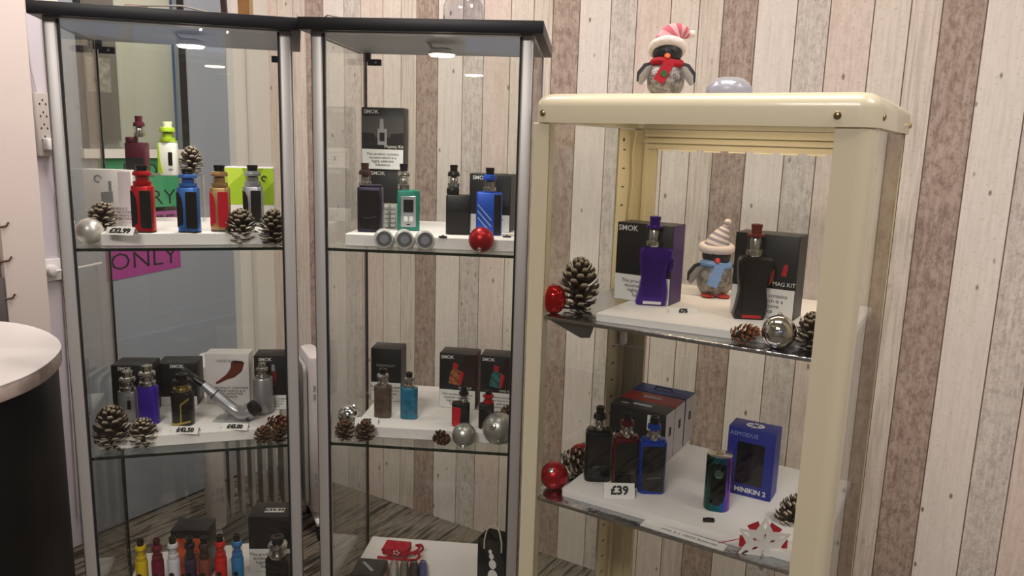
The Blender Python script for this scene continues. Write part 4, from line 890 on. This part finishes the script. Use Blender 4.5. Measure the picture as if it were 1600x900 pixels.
cone('dark frosted pine cone half hidden by the cream right post on the upper shelf', 1272, 553, ZC1, 50, 60, 'dark', spin=1.1)

# ================================================================== CREAM CABINET, LOWER SHELF
bauble('red satin bauble at the front left of the cream lower shelf', 866, 743, 22, ZC2, M_red, (-.25, -.7, .65))
bauble('small red satin bauble behind the frosted cone on the cream lower shelf', 902, 708, 16, ZC2 + .004, M_red, (.3, .6, .7))
cone('frosted pine cone lying between the two red baubles', 884, 742, ZC2, 44, 52, 'dark', (1.35, .55))
bk, rd_, bu = pm('carton_black2', '1b1c1e', .45), pm('carton_red2', '8a2320', .5), pm('carton_blue2', '2c478c', .5); wp = pm('carton_grey_side', 'cfcdd0', .5)
def trio():
    A = at(1036, 726, ZQ2); h = hgt(A, 648); wd = .124; dz = (.052, .060, .058); y = 0
    for i, (nm, m) in enumerate((('black', bk), ('red', rd_), ('blue', bu))):
        d = dz[i]; c = A + Vector((-wd / 2, y + d / 2, 0)); y += d + (.0015 if i == 0 else .006)
        t = thing('kit_box', '%s of the three lidded kit boxes standing one behind another' % {'black': 'black front one', 'red': 'red middle one', 'blue': 'blue rear one'}[nm], 'box', c, 0, 'lidded kit boxes in the cream cabinet')
        MB().rbox(wd, d, 0, h, .001, .0008, seg=2).build('carton', m, t)
        sp_ = MB().box(wd / 2, wd / 2 + .0005, -d / 2 + .001, d / 2 - .001, .001, h - .002).build('side_panel', wp, t, 0)
        MB().ext(rounded([(-.006, h * .5), (.006, h * .5), (.006, h * .68), (-.006, h * .68)], .003), -.0006, 0).xf(Matrix.Translation((wd / 2 + .0005, 0, 0)) @ Matrix.Rotation(math.pi / 2, 4, 'Z')).build('thumb_hole', M_blackm, sp_, 0)
        MB().tube([(-.02, 0, h), (-.018, 0, h + .006 * (i == 2) + .0005), (.018, 0, h + .006 * (i == 2) + .0005), (.02, 0, h)], [.004, .004, .004, .004], 6, flat=.5).build('carry_tab', pm('tab_grey', '9a9aa0', .5) if i < 2 else bu, t)
        if i == 0:
            q = MB().box(.022, .043, -d / 2 - .0006, -d / 2, h * .62, h * .92).build('white_mark', M_print, t, 0); text('V', .018, M_ink, q, (.0325, -d / 2 - .0008, h * .77), bold=.0006)
            MB().box(-.045, -.030, -.008, -.002, h, h + .0005).build('printed_mark', pm('print_silver', '9a9a98', .4), t, 0)
trio()
M_b3, M_r3, M_u3 = pm('black_frame', '151618', .3, .3), metal('5a1220', .3, .4), metal('1740a8', .3, .4)
vape('black vape device with smoked panel, left of the three on the cream lower shelf', 934, 754, 635, 42, ZQ2, 'frame', M_b3, .68, tR=.24, cap=M_black, tip=M_black)
vape('dark red vape device with smoked panel, middle of the three on the cream lower shelf', 976, 765, 645, 40, ZQ2, 'frame', M_r3, .68, tR=.26, cap=M_r3, tip=M_black)
vape('blue vape device with smoked panel, right of the three on the cream lower shelf', 1018, 773, 651, 42, ZQ2, 'frame', M_u3, .69, tR=.25, cap=M_u3, tip=M_black)
tk = thing('spare_tank', 'spare steel tank behind the black device', 'tank', at(953, 742, ZQ2) + Vector((0, .03, 0)), FACE)
MB().lathe([(.011, 0), (.011, .055), (.009, .057)], 18).build('stand_tube', M_black, tk); tank(tk, 0, .057, .0105, .03, M_steel, M_black)
price('bright white price tag before the dark red device', 968, 779, ZQ2, 48, 19, '£39', tilt=62)
def art_mun(t, wd, h, y0):
    bl = pm('mun_window', '0d0f16', .15)
    panel(t, 'window', rounded([(.22, .18), (.80, .18), (.80, .80), (.22, .80)], .04), wd, h, y0, bl)
    text('ASMODUS', wd * .13, pm('pale_blue_print', '8fa0d8', .6), t, (-wd * .16, y0 - .0006, h * .91)); text('MINIKIN 2', wd * .15, M_print, t, (wd * .06, y0 - .0006, h * .09), bold=.0003)
    _dd = -y0
    lg = MB().lathe([(.017, 0), (.017, .0006), (0, .0006)], 24).xf(Matrix.Translation((0, 0, h)) @ Matrix.Diagonal((1, .75, 1, 1))).build('top_logo', M_print, t)
    for a in range(3): MB().box(-.012, .012, -.0014, .0014, h + .0006, h + .0009).xf(Matrix.Rotation(a * math.pi / 3, 4, 'Z')).build('logo_spoke', pm('logo_blue', '20307f', .5), lg)
kit('royal blue kit box with a dark window and round white emblem', 1166, 776, 672, 62, ZQ2, .052, .02, pm('royal_blue_carton', '1c2a8c', .45), None, 0, art=art_mun, side=pm('royal_blue_side', '22319a', .45))
def rainbow():
    P = at(1123, 801, ZQ2); k = dep(P) / FPX; h = hgt(P, 717); wd = 40 * k; d = wd * .9
    t = thing('vape_device', 'tankless iridescent rainbow vape mod with a round button', 'vape device', P + Matrix.Rotation(FACE, 3, 'Z') @ Vector((0, d / 2, 0)), FACE - .25)
    m = bpy.data.materials.new('rainbow_metal'); m.use_nodes = True; nt = m.node_tree; b = nt.nodes['Principled BSDF']; b.inputs['Metallic'].default_value = 1; b.inputs['Roughness'].default_value = .18
    tc = nt.nodes.new('ShaderNodeTexCoord'); sp2 = nt.nodes.new('ShaderNodeSeparateXYZ'); r = nt.nodes.new('ShaderNodeValToRGB'); e = r.color_ramp.elements
    mp = nt.nodes.new('ShaderNodeMapRange'); mp.inputs['From Min'].default_value = -wd / 2; mp.inputs['From Max'].default_value = wd / 2
    nt.links.new(tc.outputs['Object'], sp2.inputs[0]); nt.links.new(sp2.outputs[0], mp.inputs[0]); nt.links.new(mp.outputs[0], r.inputs[0])
    e[0].color = srgb('245a54'); e[1].color = srgb('7a3fb0'); 
    for p_, c_ in ((.12, '1d4f4c'), (.55, '1f6f78'), (.75, '2b5fb8'), (.88, '7d45b4')): q = e.new(p_); q.color = srgb(c_)
    nt.links.new(r.outputs[0], b.inputs['Base Color'])
    MB().rbox(wd, d, 0, h, d * .42, .003, seg=6).build('body', m, t)
    MB().ext(rounded([(-wd * .30, h * .16), (wd * .22, h * .16), (wd * .30, h * .34), (wd * .26, h * .90), (-wd * .26, h * .90)], .006), -d / 2 - .0012, -d / 2 + .002, .0004).build('front_panel', pm('dark_mirror', '0c1816', .08, .6), t)
    MB().lathe([(wd * .17, 0), (wd * .17, .002), (wd * .12, .0028), (0, .0022)], 20).xf(Matrix.Translation((0, -d / 2 - .001, h * .72)) @ Matrix.Rotation(math.pi / 2, 4, 'X')).build('fire_button', pm('button_green', '6f8f86', .2, 1), t)
    MB().ext([(-wd * .17, h * .13), (wd * .12, h * .13), (wd * .12, h * .25), (-wd * .17, h * .25)], -d / 2 - .0016, -d / 2, .0003).build('screen', M_black, t)
    MB().rbox(wd * .96, d * .94, h, h + .0015, d * .4, .0005).build('top_plate', M_steel, t); MB().lathe([(.006, h + .0015), (.006, h + .003), (.003, h + .003)], 14).build('connector', pm('brass_connector', 'b79f63', .3, 1), t)
rainbow()
t = thing('black_clip', 'small black battery clip lying before the rainbow mod', 'clip', at(1107, 815, ZQ2), FACE); MB().rbox(.020, .008, 0, .006, .002, .001).build('clip_body', M_black, t); MB().rbox(.008, .006, .006, .0068, .001, .0003).build('clip_tab', M_blackm, t)
def snowflake():
    c = at(1192, 846, ZC2 + .03)
    Rr = 45 * dep(c) / FPX
    base = aty(1193, 851, 1.235); Rr = 45 * dep(base) / FPX
    z0 = base.z - Rr
    t = thing('snowflake_ornament', 'white cut-out snowflake with red felt petals at the front of the cream shelf', 'ornament', (base.x, base.y, z0), FACE * .7)
    wf = pm('white_felt', 'ece6e3', .8); rf = pm('red_felt', 'b3122b', .8, bump=.3, bscale=300)
    m = MB()
    def ringpoly(outer, inner, rot, y0, y1):
        M_ = Matrix.Translation((0, 0, Rr)) @ Matrix.Rotation(rot, 4, 'Y'); n = len(outer)
        m.rings([[tuple(M_ @ Vector((x * Rr, y, z * Rr))) for x, z in q] for q, y in ((outer, y0), (inner, y0), (inner, y1), (outer, y1))], loop=True)
    for k in range(6):
        a = k * math.pi / 3
        ringpoly([(0, 1), (.144, .75), (.288, .5), (0, .5), (-.288, .5), (-.144, .75)], [(0, .86), (.055, .73), (.07, .62), (0, .55), (-.07, .62), (-.055, .73)], a, -.0015, .0015)
        ringpoly([(0, .5), (.288, .5), (.144, .25), (0, 0), (-.144, .25), (-.288, .5)], [(0, .42), (.05, .40), (.055, .30), (0, .17), (-.055, .30), (-.05, .40)], a, -.0014, .0014)
    m.build('snowflake_plate', wf, t, 0)
    for k in range(6):
        a = k * math.pi / 3 + math.pi / 6
        MB().ext([(-.12 * Rr, .25 * Rr), (.12 * Rr, .25 * Rr), (.21 * Rr, .80 * Rr), (-.21 * Rr, .80 * Rr)], .003, .006).xf(Matrix.Translation((0, 0, Rr)) @ Matrix.Rotation(a, 4, 'Y')).build('felt_petal', rf, t, 0)
    MB().tube([(-Rr * .75, .004, Rr * 1.1), (-Rr * 1.1, .0, Rr * 1.02), (-Rr * 1.5, .002, Rr * .86)], .0008, 5).build('cord', rf, t)
snowflake()
cone('frosted pine cone behind the snowflake at the cream right post', 1240, 836, ZC2, 46, 60, 'frost', (.4, 0), spin=.3)
ps_ = at(1070, 846, ZC2)
lab = thing('paper_strip', 'long white paper strip label along the front of the cream lower shelf', 'paper label', (at(1002, 822, ZC2).lerp(at(1128, 862, ZC2), .5)) + Vector((0, .012, .0006)), -.03)
MB().box(-.075, .075, -.012, .012, 0, .0008).build('paper_sheet', M_print, lab, 0)
text('With 2 x 18650 Batteries', .0098, M_greyink, lab, (.01, 0, .001), (0, 0, 0), bold=.0001)

# ================================================================== ON TOP OF THE CABINETS
penguin('toy penguin in a red and white bobble hat and red scarf, on the cream cabinet', 1042, None, 40, 1.4815, FACE - .1, 'a81226', 'e9ded8', 'c0606c', '2e5a34')
P = aty(1140, 130, 1.33)
dm = thing('dome_speaker', 'grey dome-topped gadget on the cream cabinet beside the penguin', 'gadget', (P.x, P.y, 1.4815), FACE)
k = dep(P) / FPX; r = 35 * k
MB().lathe([(r * .95, 0), (r, .003), (r, .016), (r * .95, .019)], 36).build('body', pm('lilac_grey_plastic', '9fa1b0', .3), dm)
MB().lathe([(r * .93, .0185), (r * .86, .024), (r * .6, .031), (r * .3, .0335), (0, .034)], 36).build('dome', pm('clear_dome', 'b9bac2', .12, .3), dm)
jr = aty(724, 26, 1.33)
jar = thing('glass_jar', 'round clear glass jar on top of the middle glass cabinet', 'jar', (jr.x, jr.y, 1.6088), FACE); r = 32 * dep(jr) / FPX
MB().lathe([(r * .55, 0), (r * .8, .004), (r, .025), (r * .98, .05), (r * .7, .075), (r * .5, .085), (r * .5, .10)], 32).build('jar_body', thin_glass('jar_glass', (.86, .86, .88), 2.2), jar)
MB().lathe([(r * .45, .004), (r * .7, .007), (r * .62, .012), (0, .013)], 24).build('jar_base', pm('clear_base', 'd2cdca', .1), jar)
MB().lathe([(r * .53, .10), (r * .55, .102), (r * .55, .112), (0, .113)], 24).build('jar_lid', M_steel, jar)
zt_ = 1.6088
def oncab(cab0, yaw, pts): return [tuple(loc(cab0, yaw, u, d, zt_ + h)) for u, d, h in pts]
tag(MB().tube(oncab(ML0, YM, [(-.01, .06, .002), (.02, .04, .012), (.07, .03, .003), (.13, .035, .008), (.2, .03, .005), (.23, .04, .002)]), .0018, 6).build('lamp_cord', pm('grey_cord', 'b8aea6', .6)), 'pale lamp cord lying on the black top of the middle cabinet', 'cord')
tag(MB().tube(oncab(LL0, YL, [(.05, .05, .002), (.1, .03, .004), (.16, .02, .008), (.22, .02, .012), (.28, .03, .003), (.34, .02, .003), (.40, .03, .003)]), .0018, 6).build('lamp_cord', pm('grey_cord', 'b8aea6', .6)), 'pale lamp cord lying on the black top of the left cabinet', 'cord')
wo = pm('orange_wood', 'a8763e', .5, var=.2, vscale=30); wdk = pm('dark_wood', '3d2214', .5)
pp = loc(LL0, YL, .30, .16, zt_)
ez = thing('wooden_easel', 'small wooden easel with one dark leg on top of the left glass cabinet', 'easel', pp, FACE)
MB().box(.008, .030, 0, .012, 0, .22).build('upright', wo, ez, 0); MB().box(.030, .034, .002, .014, 0, .22).build('upright_edge', pm('pale_wood', 'c9a875', .5), ez, 0)
MB().ext([(-.028, 0), (-.018, 0), (-.028, .22), (-.038, .22)], .01, .02).build('leg', wdk, ez, 0); MB().box(-.035, .034, .012, .018, .10, .112).build('crossbar', wo, ez, 0)
pp = loc(LL0, YL, .14, .05, zt_)
wb = thing('wooden_block', 'little wooden block lying on the left end of the black cabinet top', 'block', pp, FACE); MB().rbox(.032, .02, 0, .012, .002, .001).build('block_body', wo, wb); MB().box(.0161, .018, -.009, .009, .001, .011).build('end_grain', pm('end_grain', '7f5a30', .6), wb, 0)

# ================================================================== RADIATOR, COUNTER, SOCKETS
def radiator():
    A, B = at(300, 846, 0), at(486, 812, 0)
    A = Vector((-2.17, 1.60, 0)); B = Vector((-1.965, 1.905, 0))
    u = (B - A); Lh = u.length; yaw = math.atan2(u.y, u.x)
    t = thing('oil_radiator', 'white oil-filled radiator on castors behind the left glass cabinet', 'radiator', A, yaw)
    Mw = pm('radiator_white', 'd6d0cf', .4); h0, h1 = .09, .66
    n = 8
    fin = rounded([(-.08, h0 + .02), (.08, h0 + .02), (.08, h1 - .03), (-.08, h1 - .03)], .03, 4)
    fm = MB().ext(fin, -.006, .006, .003).xf(Matrix.Rotation(math.pi / 2, 4, 'Z')).mesh('fin', pm('radiator_white_shaded', 'a9a7a6', .45))  # fins of the white radiator, their shade put into a greyer colour
    for i in range(n): link('fin', fm, t, (.075 + i * (Lh - .12) / (n - 1), 0, 0))
    for x0, x1 in ((-.005, .055), (Lh - .035, Lh + .02)):
        c = MB().rbox(x1 - x0, .19, h0, h1, .022, .012, (x0 + x1) / 2, 0, seg=4).build('end_cap', Mw, t)
        lv = MB()
        for zz in (h0 + .10, h0 + .13, h1 - .12, h1 - .15):
            for j in range(5): lv.box(x1, x1 + .0006, -.06 + j * .024, -.045 + j * .024, zz, zz + .02)
            for j in range(3): lv.box(x0 + .014 + j * .014, x0 + .023 + j * .014, -.0956, -.095, zz, zz + .02)
        lv.build('louvres', pm('louvre_shadow', 'aaa3a3', .6), c, 0)['kind'] = 'stuff'
        xm = (x0 + x1) / 2
        f = MB().rbox(.03, .25, .052, .068, .008, .004, xm, 0).build('castor_bar', M_white, t)
        for s in (-1, 1):
            MB().lathe([(.022, -.011), (.024, -.006), (.024, .006), (.022, .011)], 18).xf(Matrix.Translation((xm, s * .105, .0245)) @ Matrix.Rotation(math.pi / 2, 4, 'Y')).build('castor_wheel', M_black, f)
radiator()
def counter():
    ZK = .95; pix = [(-230, 640), (-90, 632), (0, 603), (40, 588), (68, 573), (88, 556), (97, 543), (92, 530), (74, 518), (48, 509), (15, 503), (-40, 500), (-230, 500)]
    P = [at(x, y, ZK) for x, y in pix]; c = Vector((P[6].x - .2, P[6].y - .1, 0))
    q = rounded([(p.x - c.x, p.y - c.y) for p in P], .03, 3)
    t = thing('shop_counter', 'round-ended counter with a pale top and black front at the left edge', 'counter', c)
    sw = Matrix(((1, 0, 0, 0), (0, 0, 1, 0), (0, -1, 0, 0), (0, 0, 0, 1)))
    MB().ext(q, -.002, 0, 0).xf(sw).build('top', pm('counter_top', 'e6e0de', .35), t).location.z = ZK - .002
    e_ = MB().ext(q, -.028, 0, .003).xf(sw).build('edge_band', pm('worn_edge', 'b5a49c', .6, var=.35, vscale=14), t); e_.location.z = ZK - .031
    cx = sum(p[0] for p in q) / len(q); cy = sum(p[1] for p in q) / len(q)
    qi = [(cx + (x - cx) * .93, cy + (y - cy) * .93) for x, y in q]
    MB().ext(qi, -(ZK - .031), 0, 0).xf(sw).build('front', pm('counter_black', '060607', .5), t)
counter()
def sockets():
    P = atx(60, 192, DX); 
    t = thing('socket_strip', 'white multi-socket extension strip hanging beside the door', 'extension strip', (DX + .001, P.y, P.z - .10), math.pi / 2)
    b = MB().rbox(.05, .03, 0, .19, .008, .004, 0, -.016).build('strip_body', pm('old_white_plastic', 'beb6b2', .5), t)
    for i in range(4):
        for x, z in ((-.009, 0), (.009, 0), (0, .012)): MB().box(x - .002, x + .002, -.0316, -.031, .045 + i * .036 + z, .051 + i * .036 + z).build('socket_hole', M_ink, b, 0)
    MB().rbox(.032, .03, .02, .055, .006, .004, .006, -.045).build('plug', M_white, t)
    MB().tube([(.006, -.058, .035), (.004, -.06, 0), (.014, -.04, -.06), (.03, -.02, -.12), (.03, -.012, -.4), (.025, -.012, -.9), (.02, -.012, -1.2)], .003, 6).build('cable', pm('white_cable', 'd0cbcb', .5), t)
    MB().tube([(-.005, -.014, .19), (-.015, -.012, .26), (-.02, -.012, .36), (-.02, -.012, .6)], .003, 6).build('cable', pm('white_cable', 'd0cbcb', .5), t)
    P = atx(77, 424, DX)
    t = thing('wall_plug', 'white wall plug with its cable low beside the door', 'plug', (DX + .001, P.y, P.z - .03), math.pi / 2)
    MB().rbox(.07, .01, 0, .07, .006, .003, 0, -.005).build('socket_plate', M_white, t)
    MB().lathe([(.018, 0), (.016, .022), (.008, .026)], 18).xf(Matrix.Translation((0, -.01, .035)) @ Matrix.Rotation(math.pi / 2, 4, 'X')).build('plug_body', M_white, t)
    MB().tube([(.0, -.034, .035), (.04, -.036, .034), (.1, -.03, .037), (.16, -.02, .04)], .0045, 8).build('cable', M_white, t)
    P = atx(4, 420, PX)
    t = thing('hook_panel', 'grey panel with metal hooks on the partition at the far left edge', 'hook rack', (PX + .0035, P.y - .075, P.z - .22), math.pi / 2)
    MB().rbox(.14, .012, -.02, .20, .003, .002, 0, -.006).build('panel', pm('rack_grey', '6f6a6c', .4, .3), t)
    for z in (.14, .24, .33): MB().tube([(.05, -.002, z), (.07, -.012, z + .002), (.082, -.02, z + .004), (.088, -.022, z + .014)], .003, 6).build('hook', pm('hook_bronze', '7a6152', .4, .7), t)
sockets()

# ================================================================== keep what stands in a cabinet clear of its panes
bpy.context.view_layer.update()
def family(o): return [o] + [k for c in o.children for k in family(c)]
CABS = [(cabM, .41, .355), (cabL, .41, .355), (bpy.data.objects['cream_display_cabinet'], QX1 - QX0, QY1 - QY0)]
for o in list(SC.objects):
    if o.parent or o.get('category') not in ('pine cone', 'bauble', 'price tag'): continue
    pts = [k.matrix_world @ v.co for k in family(o) if k.type == 'MESH' for v in k.data.vertices]; mid = sum(pts, Vector()) / len(pts)
    for cb, W_, D_ in CABS:
        inv = cb.matrix_world.inverted(); m_ = inv @ mid
        if not (-.03 < m_.x < W_ + .03 and -.05 < m_.y < D_ + .05 and m_.z < 1.58): continue
        q = [inv @ p for p in pts]; x0, x1, y0, y1 = min(p.x for p in q), max(p.x for p in q), min(p.y for p in q), max(p.y for p in q)
        mv = Vector((max(0, .0085 - x0) - max(0, x1 - W_ + .0085), max(0, .0095 - y0) - max(0, y1 - D_ + .0085), 0))
        if mv.length: o.location += cb.matrix_world.to_3x3() @ mv
        break
